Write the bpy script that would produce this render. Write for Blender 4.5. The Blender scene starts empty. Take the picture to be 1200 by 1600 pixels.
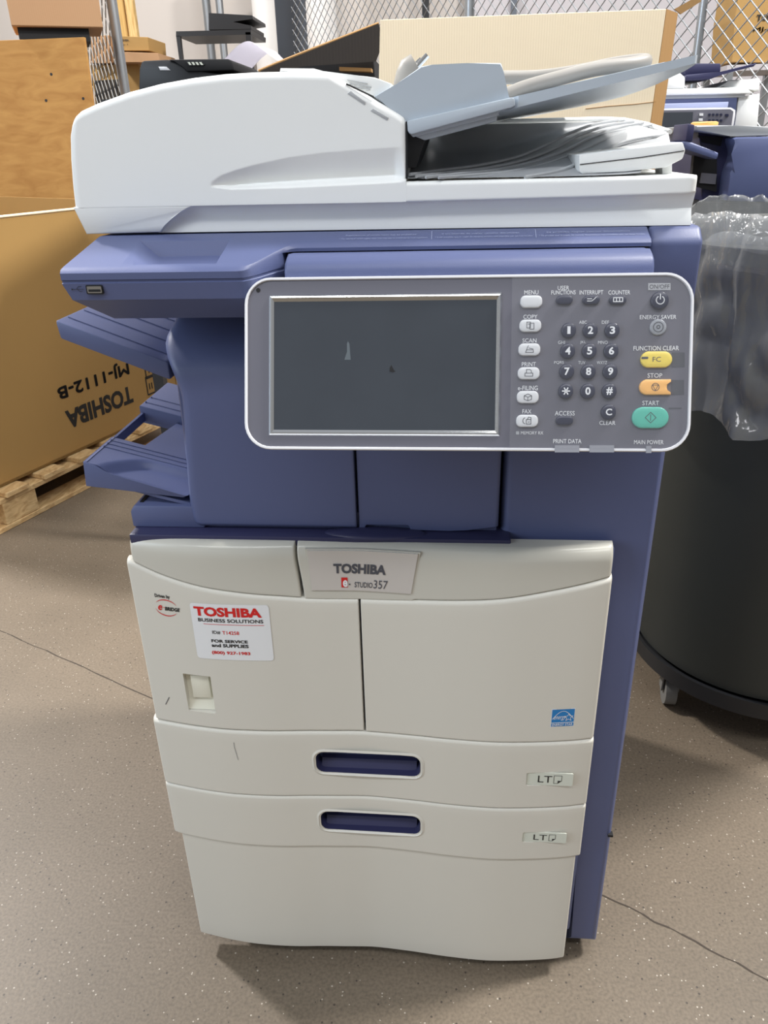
import bpy, bmesh, math, random
from mathutils import Vector, Matrix
from math import sin, cos, pi, sqrt, radians, atan2

random.seed(4)
scn = bpy.context.scene
COL = scn.collection
H = 1.14                                   # height of the lens above the floor

# ------------------------------------------------------------------ camera
FPX = 1200.0
_v = Vector(((667-600)/FPX, (3319-800)/FPX, 1.0)).normalized()      # world down seen by the lens
def _yvp(x): return (-(_v.x*(x-600)/FPX + _v.z)/_v.y)*FPX + 800
_d = Vector(((-13900-600)/FPX, (_yvp(-13900)-800)/FPX, 1.0)).normalized()
AX = -_d; AZ = -_v; AY = AZ.cross(AX)      # world axes written in lens coordinates (x right, y down, z forward)
CAM = Vector((0, 0, H))
cam = bpy.data.cameras.new('camera'); co = bpy.data.objects.new('camera', cam); COL.objects.link(co)
right = Vector((AX.x, AY.x, AZ.x)); upv = -Vector((AX.y, AY.y, AZ.y)); back = -Vector((AX.z, AY.z, AZ.z))
co.matrix_world = Matrix.Translation(CAM) @ Matrix((right, upv, back)).transposed().to_4x4()
cam.sensor_fit = 'VERTICAL'; cam.sensor_height = 24; cam.lens = 24*FPX/1600
cam.clip_start = .02; cam.clip_end = 60
scn.camera = co

# ------------------------------------------------------------------ world, lights, exposure
scn.view_settings.view_transform = 'Standard'; scn.view_settings.look = 'None'
scn.view_settings.gamma = 1; scn.view_settings.use_curve_mapping = False
scn.view_settings.exposure = 0.16
W = bpy.data.worlds.new('world'); scn.world = W; W.use_nodes = True
wn = W.node_tree.nodes; wl = W.node_tree.links
bg = wn['Background']
tc = wn.new('ShaderNodeTexCoord'); sep = wn.new('ShaderNodeSeparateXYZ'); mr = wn.new('ShaderNodeMapRange')
wl.new(tc.outputs['Generated'], sep.inputs[0]); wl.new(sep.outputs['Z'], mr.inputs[0])
mr.inputs[1].default_value = -.2; mr.inputs[2].default_value = .9
cr = wn.new('ShaderNodeMix'); cr.data_type = 'RGBA'
cr.inputs[6].default_value = (.50, .47, .43, 1); cr.inputs[7].default_value = (.80, .82, .86, 1)
wl.new(mr.outputs[0], cr.inputs[0]); wl.new(cr.outputs[2], bg.inputs[0]); bg.inputs[1].default_value = .44
def area(name, loc, target, size, power, col=(1, 1, 1), sy=None):
    l = bpy.data.lights.new(name, 'AREA'); l.size = size; l.energy = power; l.color = col
    if sy: l.shape = 'RECTANGLE'; l.size_y = sy
    o = bpy.data.objects.new(name, l); COL.objects.link(o); o.location = loc
    o.rotation_euler = (Vector(target)-Vector(loc)).to_track_quat('-Z', 'Y').to_euler(); return o
area('ceiling_light_rear', (-4.45, 3.5, 5.2), (-.25, .75, 1.0), .5, 400, (1, .96, .92))
area('ceiling_light_right', (3.1, 1.75, 5.0), (.5, 1.0, .3), .6, 330, (1, .97, .93))
area('ceiling_light_strip', (.3, -1.5, 4.5), (.1, 1.0, .8), 6.0, 95, (.97, .98, 1), .4)
area('dock_daylight', (-4.2, -1.6, 2.6), (-.2, .9, .9), 2.4, 95, (.74, .87, 1))
area('ceiling_light_middle', (1.0, 1.0, 4.6), (.3, 2.2, .8), 1.2, 52, (1, .98, .94))
area('ceiling_light_deep', (.6, 4.2, 4.6), (.4, 4.8, 0), 2.0, 50, (1, .98, .95))

# ------------------------------------------------------------------ pixel measurements -> places
def ray(px, py):
    c = Vector(((px-600)/FPX, (py-800)/FPX, 1.0)); return Vector((AX.dot(c), AY.dot(c), AZ.dot(c)))
def hit(px, py, p, n):
    r = ray(px, py); return CAM + r*(n.dot(p-CAM)/n.dot(r))
def PY(px, py, y): return hit(px, py, Vector((0, y, 0)), Vector((0, 1, 0)))
def PZ(px, py, z): return hit(px, py, Vector((0, 0, z)), Vector((0, 0, 1)))

# ------------------------------------------------------------------ materials
def lin(c): return tuple(((v/255)/12.92 if v/255 <= .04045 else ((v/255+.055)/1.055)**2.4) for v in c)
MATS = {}
def mat(name, rgb, rough=.5, metal=0, spec=.5, coat=0, bump=0, bscale=400, var=0, vscale=3, emit=None):
    m = bpy.data.materials.new(name); m.use_nodes = True; nt = m.node_tree; b = nt.nodes['Principled BSDF']
    c = lin(rgb)+(1,)
    b.inputs['Base Color'].default_value = c; b.inputs['Roughness'].default_value = rough
    b.inputs['Metallic'].default_value = metal; b.inputs['Specular IOR Level'].default_value = spec
    b.inputs['Coat Weight'].default_value = coat; b.inputs['Coat Roughness'].default_value = .08
    t = nt.nodes.new('ShaderNodeTexCoord')
    if bump:
        n = nt.nodes.new('ShaderNodeTexNoise'); n.inputs['Scale'].default_value = bscale; n.inputs['Detail'].default_value = 2
        bp = nt.nodes.new('ShaderNodeBump'); bp.inputs['Strength'].default_value = bump; bp.inputs['Distance'].default_value = .001
        nt.links.new(t.outputs['Object'], n.inputs['Vector']); nt.links.new(n.outputs[0], bp.inputs['Height']); nt.links.new(bp.outputs[0], b.inputs['Normal'])
    if var:
        n = nt.nodes.new('ShaderNodeTexNoise'); n.inputs['Scale'].default_value = vscale; n.inputs['Detail'].default_value = 4
        mx = nt.nodes.new('ShaderNodeMix'); mx.data_type = 'RGBA'
        mx.inputs[6].default_value = tuple(v*(1-var) for v in c[:3])+(1,); mx.inputs[7].default_value = tuple(min(1, v*(1+var)) for v in c[:3])+(1,)
        nt.links.new(t.outputs['Object'], n.inputs['Vector']); nt.links.new(n.outputs[0], mx.inputs[0]); nt.links.new(mx.outputs[2], b.inputs['Base Color'])
    if emit:
        b.inputs['Emission Color'].default_value = lin(emit)+(1,); b.inputs['Emission Strength'].default_value = 1
    MATS[name] = m; return m
def thin_clear(name, tint, alpha, rough):
    m = bpy.data.materials.new(name); m.use_nodes = True; nt = m.node_tree; nt.nodes.clear()
    o = nt.nodes.new('ShaderNodeOutputMaterial'); tr = nt.nodes.new('ShaderNodeBsdfTransparent'); tr.inputs[0].default_value = tint+(1,)
    g = nt.nodes.new('ShaderNodeBsdfGlossy'); g.inputs['Roughness'].default_value = rough; g.inputs[0].default_value = (1, 1, 1, 1)
    lw = nt.nodes.new('ShaderNodeLayerWeight'); lw.inputs[0].default_value = .5; pw = nt.nodes.new('ShaderNodeMath'); pw.operation = 'POWER'; pw.inputs[1].default_value = 4; nt.links.new(lw.outputs['Facing'], pw.inputs[0]); fr = nt.nodes.new('ShaderNodeMath'); fr.operation = 'MULTIPLY_ADD'; fr.inputs[1].default_value = .7; fr.inputs[2].default_value = .05; nt.links.new(pw.outputs[0], fr.inputs[0])
    mx = nt.nodes.new('ShaderNodeMixShader'); nt.links.new(fr.outputs[0], mx.inputs[0]); nt.links.new(tr.outputs[0], mx.inputs[1]); nt.links.new(g.outputs[0], mx.inputs[2])
    last = mx
    if alpha:
        df = nt.nodes.new('ShaderNodeBsdfDiffuse'); df.inputs[0].default_value = (.75, .77, .78, 1)
        m2 = nt.nodes.new('ShaderNodeMixShader'); m2.inputs[0].default_value = alpha
        nt.links.new(mx.outputs[0], m2.inputs[1]); nt.links.new(df.outputs[0], m2.inputs[2]); last = m2
    nt.links.new(last.outputs[0], o.inputs[0]); MATS[name] = m; return m

CREAM = mat('off_white_plastic', (210, 207, 197), .42, bump=.05, bscale=900)
BAND = mat('cover_band_plastic', (196, 194, 184), .22, spec=.5)
ADFW = mat('feeder_plastic', (236, 238, 237), .42, bump=.04, bscale=900)
BLUE = mat('slate_blue_plastic', (84, 93, 131), .45, bump=.12, bscale=1100)
BLUED = mat('dark_blue_plastic', (48, 49, 82), .4, bump=.05)
GREYB = mat('grey_blue_plastic', (180, 190, 200), .38, bump=.04)
GREYT = mat('grey_tray_plastic', (172, 175, 178), .45, bump=.04)
DGREY = mat('dark_inner_plastic', (40, 42, 46), .6)
BLACK = mat('black_gap', (10, 10, 14), .7)
FACE = mat('panel_face', (103, 103, 113), .3)
BEZEL = mat('panel_bezel', (225, 226, 230), .25)
SCREEN = mat('screen_glass', (60, 65, 72), .16, spec=.6, var=.12, vscale=18)
CHROME = mat('chrome', (225, 228, 230), .12, metal=1)
KEYW = mat('key_white', (214, 216, 218), .35)
KEYN = mat('key_navy', (34, 38, 62), .3)
KEYY = mat('key_yellow', (238, 214, 96), .35)
KEYO = mat('key_orange', (248, 190, 112), .35)
KEYG = mat('key_green', (88, 184, 164), .35)
KEYC = mat('key_clear', (150, 154, 160), .2)
INKW = mat('ink_white', (228, 230, 232), .5)
INKK = mat('ink_black', (28, 28, 30), .5)
INKG = mat('ink_grey', (74, 76, 84), .5)
INKR = mat('ink_red', (205, 30, 30), .45)
INKL = mat('ink_light_blue', (150, 158, 190), .5)
STICK = mat('sticker_white', (226, 228, 230), .3)
STICKB = mat('sticker_blue', (24, 120, 186), .3)
SILVER = mat('nameplate_silver', (206, 203, 200), .22, metal=.25)
PAPER = mat('paper_white', (226, 224, 232), .7)
LABELG = mat('size_label', (206, 210, 198), .5)
CABLE = mat('cable_grey', (150, 146, 140), .45)
METAL = mat('galvanised_steel', (168, 172, 176), .35, metal=.8)
DARKB = mat('black_plastic', (32, 33, 36), .45)
RUBBER = mat('bin_plastic', (50, 54, 52), .55, var=.12, vscale=5)
WHEEL = mat('caster_grey', (120, 120, 118), .6)
CLEAR = thin_clear('clear_cover', (.98, .98, .99), .04, .10)
def bag_film():
    m = thin_clear('clear_bag_film', (.86, .87, .88), .16, .13); nt = m.node_tree; L = nt.links
    t = nt.nodes.new('ShaderNodeTexCoord'); n = nt.nodes.new('ShaderNodeTexNoise'); n.inputs['Scale'].default_value = 14; n.inputs['Detail'].default_value = 3; n.inputs['Distortion'].default_value = 1.5
    v = nt.nodes.new('ShaderNodeTexVoronoi'); v.inputs['Scale'].default_value = 11; v.feature = 'F1'
    mp = nt.nodes.new('ShaderNodeMapping'); mp.inputs['Scale'].default_value = (1, 1, .45); L.new(t.outputs['Object'], mp.inputs[0])
    mx = nt.nodes.new('ShaderNodeVectorMath'); mx.operation = 'ADD'; L.new(mp.outputs[0], mx.inputs[0]); sc = nt.nodes.new('ShaderNodeVectorMath'); sc.operation = 'SCALE'; sc.inputs[3].default_value = .12
    L.new(mp.outputs[0], n.inputs['Vector']); L.new(n.outputs['Color'], sc.inputs[0]); L.new(sc.outputs[0], mx.inputs[1]); L.new(mx.outputs[0], v.inputs['Vector'])
    b = nt.nodes.new('ShaderNodeBump'); b.inputs['Strength'].default_value = 1; b.inputs['Distance'].default_value = .016; L.new(v.outputs['Distance'], b.inputs['Height'])
    for nd in nt.nodes:
        if nd.type in ('BSDF_GLOSSY', 'LAYER_WEIGHT'): L.new(b.outputs[0], nd.inputs['Normal'])
    return m
BAG = bag_film()
GREYWALL = mat('grey_panel', (186, 182, 186), .7)
COLW = mat('white_wrapped_column', (226, 224, 222), .55, var=.06)
SLATE = mat('slate_door', (92, 98, 108), .6)
TIMBER = mat('timber', (214, 178, 112), .7, var=.12, vscale=8)

def wood(name, base, dark, scale, stretch, rough=.65):
    m = bpy.data.materials.new(name); m.use_nodes = True; nt = m.node_tree; b = nt.nodes['Principled BSDF']
    t = nt.nodes.new('ShaderNodeTexCoord'); mp = nt.nodes.new('ShaderNodeMapping'); mp.inputs['Scale'].default_value = stretch
    n = nt.nodes.new('ShaderNodeTexNoise'); n.inputs['Scale'].default_value = scale; n.inputs['Detail'].default_value = 6; n.inputs['Distortion'].default_value = 1.2
    r = nt.nodes.new('ShaderNodeValToRGB'); r.color_ramp.elements[0].position = .30; r.color_ramp.elements[0].color = lin(dark)+(1,)
    r.color_ramp.elements[1].position = .66; r.color_ramp.elements[1].color = lin(base)+(1,)
    nt.links.new(t.outputs['Object'], mp.inputs[0]); nt.links.new(mp.outputs[0], n.inputs['Vector']); nt.links.new(n.outputs[0], r.inputs[0]); nt.links.new(r.outputs[0], b.inputs['Base Color'])
    b.inputs['Roughness'].default_value = rough; return m
PLY = wood('plywood', (196, 148, 82), (176, 126, 64), 7, (1.0, 1, 3.6))
PALLET = wood('pallet_wood', (220, 190, 140), (178, 140, 92), 9, (5, 1.5, 6))
def cardboard(name, rgb, rib=0):
    m = mat(name, rgb, .75, var=.06, vscale=4); nt = m.node_tree; b = nt.nodes['Principled BSDF']
    t = nt.nodes.new('ShaderNodeTexCoord'); w = nt.nodes.new('ShaderNodeTexWave'); w.inputs['Scale'].default_value = rib or 40; w.bands_direction = 'X'
    bp = nt.nodes.new('ShaderNodeBump'); bp.inputs['Strength'].default_value = .12 if rib else .05; bp.inputs['Distance'].default_value = .002
    nt.links.new(t.outputs['Object'], w.inputs['Vector']); nt.links.new(w.outputs[0], bp.inputs['Height']); nt.links.new(bp.outputs[0], b.inputs['Normal']); return m
CARD = cardboard('cardboard_tan', (172, 136, 80))
CARDP = cardboard('cardboard_pale', (252, 232, 200), 60)
CARDB = cardboard('cardboard_brown', (178, 140, 104))
CARDE = cardboard('cardboard_edge', (170, 132, 84))
CARDSH = cardboard('cardboard_shaded', (44, 38, 34))  # near-black carries the shade on the flap, not the board's own colour

def floor_mat():
    m = bpy.data.materials.new('polished_concrete'); m.use_nodes = True; nt = m.node_tree; b = nt.nodes['Principled BSDF']; L = nt.links
    t = nt.nodes.new('ShaderNodeTexCoord')
    def noise(s, d=5): 
        n = nt.nodes.new('ShaderNodeTexNoise'); n.inputs['Scale'].default_value = s; n.inputs['Detail'].default_value = d; L.new(t.outputs['Object'], n.inputs['Vector']); return n
    a = noise(2.2); r = nt.nodes.new('ShaderNodeValToRGB')
    r.color_ramp.elements[0].position = .3; r.color_ramp.elements[0].color = lin((104, 93, 79))+(1,)
    r.color_ramp.elements[1].position = .7; r.color_ramp.elements[1].color = lin((124, 111, 95))+(1,); L.new(a.outputs[0], r.inputs[0])
    f = noise(210, 3); r2 = nt.nodes.new('ShaderNodeValToRGB'); r2.color_ramp.elements[0].position = .3; r2.color_ramp.elements[0].color = (.74, .74, .74, 1); r2.color_ramp.elements[1].position = .62; r2.color_ramp.elements[1].color = (1.08, 1.08, 1.08, 1); L.new(f.outputs[0], r2.inputs[0])
    mx = nt.nodes.new('ShaderNodeMix'); mx.data_type = 'RGBA'; mx.blend_type = 'MULTIPLY'; mx.inputs[0].default_value = 1; L.new(r.outputs[0], mx.inputs[6]); L.new(r2.outputs[0], mx.inputs[7])
    cur = mx.outputs[2]
    for sc, thr, colr, fac in ((170, .22, (205, 196, 182), .6), (140, .24, (52, 45, 40), .8)):       # pale and dark aggregate grains
        vo = nt.nodes.new('ShaderNodeTexVoronoi'); vo.inputs['Scale'].default_value = sc; L.new(t.outputs['Object'], vo.inputs['Vector'])
        sp = nt.nodes.new('ShaderNodeSeparateColor'); L.new(vo.outputs['Color'], sp.inputs[0])
        c1 = nt.nodes.new('ShaderNodeMath'); c1.operation = 'LESS_THAN'; c1.inputs[1].default_value = thr; L.new(vo.outputs['Distance'], c1.inputs[0])
        c2 = nt.nodes.new('ShaderNodeMath'); c2.operation = 'LESS_THAN'; c2.inputs[1].default_value = .10; L.new(sp.outputs[0], c2.inputs[0])
        c3 = nt.nodes.new('ShaderNodeMath'); c3.operation = 'MULTIPLY'; L.new(c1.outputs[0], c3.inputs[0]); L.new(c2.outputs[0], c3.inputs[1])
        c4 = nt.nodes.new('ShaderNodeMath'); c4.operation = 'MULTIPLY'; c4.inputs[1].default_value = fac; L.new(c3.outputs[0], c4.inputs[0])
        m2 = nt.nodes.new('ShaderNodeMix'); m2.data_type = 'RGBA'; L.new(c4.outputs[0], m2.inputs[0]); L.new(cur, m2.inputs[6]); m2.inputs[7].default_value = lin(colr)+(1,); cur = m2.outputs[2]
    L.new(cur, b.inputs['Base Color']); b.inputs['Roughness'].default_value = .5
    bp = nt.nodes.new('ShaderNodeBump'); bp.inputs['Strength'].default_value = .1; bp.inputs['Distance'].default_value = .002; L.new(f.outputs[0], bp.inputs['Height']); L.new(bp.outputs[0], b.inputs['Normal'])
    return m
FLOOR = floor_mat()
WALL = mat('painted_wall', (206, 199, 193), .8, var=.02)

# ------------------------------------------------------------------ mesh helpers
def mk(name, bm, mats, parent=None, ang=35, label=None, norm=True):
    if norm: bmesh.ops.recalc_face_normals(bm, faces=bm.faces[:])
    me = bpy.data.meshes.new(name); bm.to_mesh(me); bm.free()
    for m in (mats if isinstance(mats, (list, tuple)) else [mats]): me.materials.append(m)
    if ang:
        me.shade_smooth(); me.set_sharp_from_angle(angle=radians(ang))
    o = bpy.data.objects.new(name, me); COL.objects.link(o)
    if parent: o.parent = parent
    if label: o['label'] = label
    return o
def tag(o, label, cat, group=None):
    o['label'] = label; o['category'] = cat
    if group: o['group'] = group
    return o
def thing(name, label, cat, group=None, loc=(0, 0, 0)):
    o = bpy.data.objects.new(name, None); o.empty_display_size = .05; COL.objects.link(o); o.location = loc
    tag(o, label, cat, group); THINGS.append(o); return o
THINGS = []
def struct(o): o['kind'] = 'structure'; return o

def prism(pts, n, depth, bm=None, bev=0, seg=2, mi=0, allb=False):
    """pts: 3D loop; extruded by depth along n (unit); bev rounds the rim of the front loop (and all edges when allb)"""
    bm = bm or bmesh.new(); n = Vector(n)
    a = [bm.verts.new(Vector(p)) for p in pts]; b = [bm.verts.new(Vector(p)+n*depth) for p in pts]
    fs = [bm.faces.new(a), bm.faces.new(b[::-1])]; k = len(a)
    for i in range(k): fs.append(bm.faces.new((a[i], b[i], b[(i+1) % k], a[(i+1) % k])))
    for f in fs: f.material_index = mi
    if bev:
        es = [e for e in (fs[0].edges[:])]
        if allb: es = list({e for f in fs for e in f.edges})
        r = bmesh.ops.bevel(bm, geom=es, offset=bev, segments=seg, profile=.5, affect='EDGES', clamp_overlap=True, material=mi)
    return bm
def pxprism(pts, y, depth, **k): return prism([PY(px, py, y) for px, py in pts], (0, 1, 0), depth, **k)
def box(x0, x1, y0, y1, z0, z1, bm=None, bev=0, mi=0, seg=2):
    return prism([(x0, y0, z0), (x1, y0, z0), (x1, y0, z1), (x0, y0, z1)], (0, 1, 0), y1-y0, bm=bm, bev=bev, mi=mi, allb=True, seg=seg)
def obox(M, x0, x1, y0, y1, z0, z1, bm=None, mi=0, bev=0):
    """box in the frame of matrix M"""
    bm = bm or bmesh.new(); k = len(bm.verts)
    t = box(x0, x1, y0, y1, z0, z1, bev=bev, mi=mi)
    t.transform(M); me = bpy.data.meshes.new('t'); t.to_mesh(me); t.free(); bm.from_mesh(me); bpy.data.meshes.remove(me); return bm
def join(bm, other):
    me = bpy.data.meshes.new('t'); other.to_mesh(me); other.free(); bm.from_mesh(me); bpy.data.meshes.remove(me); return bm
def rrect(w, h, r, n=6):
    out = []
    for cx, cy, a0 in ((w/2-r, h/2-r, 0), (-w/2+r, h/2-r, 90), (-w/2+r, -h/2+r, 180), (w/2-r, -h/2+r, 270)):
        for i in range(n+1):
            a = radians(a0+90*i/n); out.append((cx+r*cos(a), cy+r*sin(a)))
    return out
def tube(path, r, seg=10, bm=None, mi=0, caps=True, rs=None):
    bm = bm or bmesh.new(); path = [Vector(p) for p in path]; rings = []; up = None
    for i, p in enumerate(path):
        t = (path[min(i+1, len(path)-1)]-path[max(i-1, 0)]).normalized()
        if up is None: up = t.orthogonal().normalized()
        up = (up - t*up.dot(t)).normalized(); s = t.cross(up); rr = rs[i] if rs else r
        rings.append([bm.verts.new(p+(up*cos(2*pi*k/seg)+s*sin(2*pi*k/seg))*rr) for k in range(seg)])
    for a, b in zip(rings, rings[1:]):
        for k in range(seg):
            f = bm.faces.new((a[k], a[(k+1) % seg], b[(k+1) % seg], b[k])); f.material_index = mi
    if caps:
        bm.faces.new(rings[0][::-1]).material_index = mi; bm.faces.new(rings[-1]).material_index = mi
    return bm
def smooth_path(pts, n=8):
    P = [Vector(p) for p in pts]; out = []
    for i in range(len(P)-1):
        p0, p1, p2, p3 = P[max(i-1, 0)], P[i], P[i+1], P[min(i+2, len(P)-1)]
        for k in range(n):
            t = k/n; out.append(.5*((2*p1)+(-p0+p2)*t+(2*p0-5*p1+4*p2-p3)*t*t+(-p0+3*p1-3*p2+p3)*t**3))
    out.append(P[-1]); return out
def lathe(c, prof, seg=48, bm=None, mi=0):
    bm = bm or bmesh.new(); rings = [[bm.verts.new((c[0]+r*cos(2*pi*k/seg), c[1]+r*sin(2*pi*k/seg), z)) for k in range(seg)] for r, z in prof]
    for a, b in zip(rings, rings[1:]):
        for k in range(seg): bm.faces.new((a[k], a[(k+1) % seg], b[(k+1) % seg], b[k])).material_index = mi
    return bm, rings
def interp(tbl, x):
    if x <= tbl[0][0]: return tbl[0][1]
    for (a, b), (c, d) in zip(tbl, tbl[1:]):
        if x <= c: return b+(d-b)*(x-a)/(c-a)
    return tbl[-1][1]
def spl(tbl, x):      # smooth interpolation
    xs = [t[0] for t in tbl]; n = len(tbl)
    if x <= xs[0]: return tbl[0][1]
    if x >= xs[-1]: return tbl[-1][1]
    i = max(k for k in range(n-1) if xs[k] <= x)
    def m(k):
        if k == 0: return (tbl[1][1]-tbl[0][1])/(xs[1]-xs[0])
        if k == n-1: return (tbl[-1][1]-tbl[-2][1])/(xs[-1]-xs[-2])
        return (tbl[k+1][1]-tbl[k-1][1])/(xs[k+1]-xs[k-1])
    h = xs[i+1]-xs[i]; t = (x-xs[i])/h
    return (2*t**3-3*t*t+1)*tbl[i][1]+(t**3-2*t*t+t)*h*m(i)+(-2*t**3+3*t*t)*tbl[i+1][1]+(t**3-t*t)*h*m(i+1)
def sst(a, b, x): t = max(0, min(1, (x-a)/(b-a))); return t*t*(3-2*t)

def edge_ts(L, r, n):
    """parameters 0..1 crowded within r of both ends of a length L"""
    r = min(r, L*.45); e = [r*(1-cos(pi/2*i/6)) for i in range(6)]
    mid = [r+(L-2*r)*i/n for i in range(n+1)]
    return [v/L for v in e+mid+[L-v for v in e[::-1]]]
def relief(xl, xr, zlo, zhi, yf, yb, r=(.003, .003, .003, .003), nx=60, nz=12, xt=None):
    """front panel: xl(z), xr(z) side edges; zlo(x), zhi(x); yf(x,z) front depth; yb rear plane; r=(left,right,bottom,top) rounding"""
    bm = bmesh.new(); xa, xb = xl(zlo(0)), xr(zlo(0)); U = edge_ts(abs(xb-xa), max(r[0], r[1]), nx)
    T = edge_ts(abs(zhi((xa+xb)/2)-zlo((xa+xb)/2)), max(r[2], r[3]), nz)
    G = []
    for t in T:
        row = []
        for u in U:
            x = xa+(xb-xa)*u
            for _ in range(3):
                z = zlo(x)+(zhi(x)-zlo(x))*t; x = xl(z)+(xr(z)-xl(z))*u
            y = yf(x, z)
            def rd(d, rr): return 0 if rr <= 0 or d >= rr else rr-sqrt(max(0, rr*rr-(rr-d)**2))
            y += max(rd(x-xl(z), r[0]), rd(xr(z)-x, r[1])) + max(rd(z-zlo(x), r[2]), rd(zhi(x)-z, r[3]))
            row.append(bm.verts.new((x, min(y, yb-.0005), z)))
        G.append(row)
    B = [[bm.verts.new((v.co.x, yb, v.co.z)) for v in row] for row in (G[0], G[-1])]
    for a, b in zip(G, G[1:]):
        for i in range(len(a)-1): bm.faces.new((a[i], a[i+1], b[i+1], b[i]))
    for g, b in ((G[0], B[0]), (G[-1], B[1])):
        for i in range(len(g)-1): bm.faces.new((g[i], b[i], b[i+1], g[i+1]))
    L = [row[0] for row in G]; R = [row[-1] for row in G]
    bm.faces.new(L+[B[1][0], B[0][0]]); bm.faces.new(R[::-1]+[B[0][-1], B[1][-1]])
    for i in range(len(U)-1): bm.faces.new((B[0][i], B[1][i], B[1][i+1], B[0][i+1]))
    return bm
def cut(o, cutters):
    """carve cutter meshes out of o"""
    for c in cutters:
        co_ = mk('cutter', c, [BLACK], ang=0); md = o.modifiers.new('b', 'BOOLEAN'); md.object = co_; md.operation = 'DIFFERENCE'; md.solver = 'EXACT'
        bpy.context.view_layer.update()
        me = bpy.data.meshes.new_from_object(o.evaluated_get(bpy.context.evaluated_depsgraph_get()))
        o.modifiers.clear(); old = o.data; o.data = me; bpy.data.meshes.remove(old); bpy.data.objects.remove(co_)
        o.data.name = o.name
    o.data.shade_smooth(); o.data.set_sharp_from_angle(angle=radians(35)); return o

# ---- lettering: flat outlines laid onto a surface
_tc = {}
def glyphs(s, bold):
    if (s, bold) in _tc: return _tc[s, bold]
    cu = bpy.data.curves.new('lettering', 'FONT'); cu.body = s; cu.offset = bold; cu.resolution_u = 3; cu.dimensions = '2D'; cu.fill_mode = 'FRONT'
    cu.space_line = .9; cu.align_x = 'CENTER'
    o = bpy.data.objects.new('lettering', cu); COL.objects.link(o); bpy.context.view_layer.update()
    me = bpy.data.meshes.new_from_object(o.evaluated_get(bpy.context.evaluated_depsgraph_get()))
    vs = [(v.co.x, v.co.y) for v in me.vertices]; fs = [tuple(p.vertices) for p in me.polygons]
    x0 = min(v[0] for v in vs); x1 = max(v[0] for v in vs); y0 = min(v[1] for v in vs); y1 = max(v[1] for v in vs)
    r = ([((v[0]-x0)/(x1-x0), (v[1]-y0)/(y1-y0)) for v in vs], fs, (x1-x0)/(y1-y0))
    bpy.data.objects.remove(o); bpy.data.curves.remove(cu); bpy.data.meshes.remove(me); _tc[s, bold] = r; return r
def text(bm, s, place, c, w, h, mi=0, bold=0, shear=0):
    """letters of s filling a w x h box centred on surface coordinates c; place(u,v) gives the 3D point"""
    if 'MJ' in s and bold:                    # heavy strokes: the outline struck several times
        e = bold/.72*h*.8
        for k in range(8): text(bm, s, (lambda u, v, k=k: place(u+e*cos(k*pi/4), v+e*sin(k*pi/4))), c, w-2*e, h-2*e, mi, 0, shear)
        return
    vs, fs, ar = glyphs(s, 0 if 'M' in s else bold)
    if w is None: w = h*ar
    if h is None: h = w/ar
    V = [bm.verts.new(place(c[0]+(u-.5)*w+shear*(v-.5)*h, c[1]+(v-.5)*h)) for u, v in vs]
    for f in fs:
        try: bm.faces.new([V[i] for i in f]).material_index = mi
        except ValueError: pass
def poly(bm, pts, place, mi=0):
    bm.faces.new([bm.verts.new(place(*p)) for p in pts]).material_index = mi
def line(bm, pts, w, place, mi=0):
    for (a, b) in zip(pts, pts[1:]):
        d = Vector(b)-Vector(a); 
        if d.length == 0: continue
        n = Vector((-d.y, d.x)).normalized()*w/2; e = d.normalized()*w/4
        poly(bm, [(a[0]-n.x-e.x, a[1]-n.y-e.y), (b[0]-n.x+e.x, b[1]-n.y+e.y), (b[0]+n.x+e.x, b[1]+n.y+e.y), (a[0]+n.x-e.x, a[1]+n.y-e.y)], place, mi)

# ------------------------------------------------------------------ the room
b_ = bmesh.new(); bmesh.ops.create_grid(b_, x_segments=1, y_segments=1, size=8); b_.transform(Matrix.Translation((0, 2, 0)))
# saw-cut joint: a groove line laid in the slab
fl = mk('floor', b_, FLOOR, ang=0); struct(fl)
fl['label'] = 'speckled brown grey polished concrete floor'
j = bmesh.new(); A, B = PZ(0, 985, 0), PZ(235, 1090, 0); A2 = A; B2 = PZ(1200, 1530, 0); M2 = PZ(945, 1400, 0)
pth = [A+(A-B)*2, A, B, M2, B2, B2+(B2-M2)*1.5]; pts = []
for a, b in zip(pth, pth[1:]):
    for k in range(12):
        p = a.lerp(b, k/12); pts.append(p+Vector((random.uniform(-.002, .002), random.uniform(-.002, .002), 0)))
for a, b in zip(pts, pts[1:]):
    d = (b-a).normalized(); n = Vector((-d.y, d.x, 0))*random.uniform(.0007, .0016)
    j.faces.new([j.verts.new(q+Vector((0, 0, .0006))) for q in (a-n, b-n, b+n, a+n)])
CRK = mat('joint_dirt', (70, 62, 54), .9)
struct(mk('trim_1', j, CRK, ang=0))
WY = 6.6
wb = box(-7, 7, WY, WY+.1, 0, 4.5); struct(mk('wall_back', wb, WALL, ang=0))
# narrow grey partition panels in front of the wall on the right
g = box(.1, 4.5, WY-.12, WY-.02, 0, 3.2); struct(mk('wall_partition', g, GREYWALL, ang=0))

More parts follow.
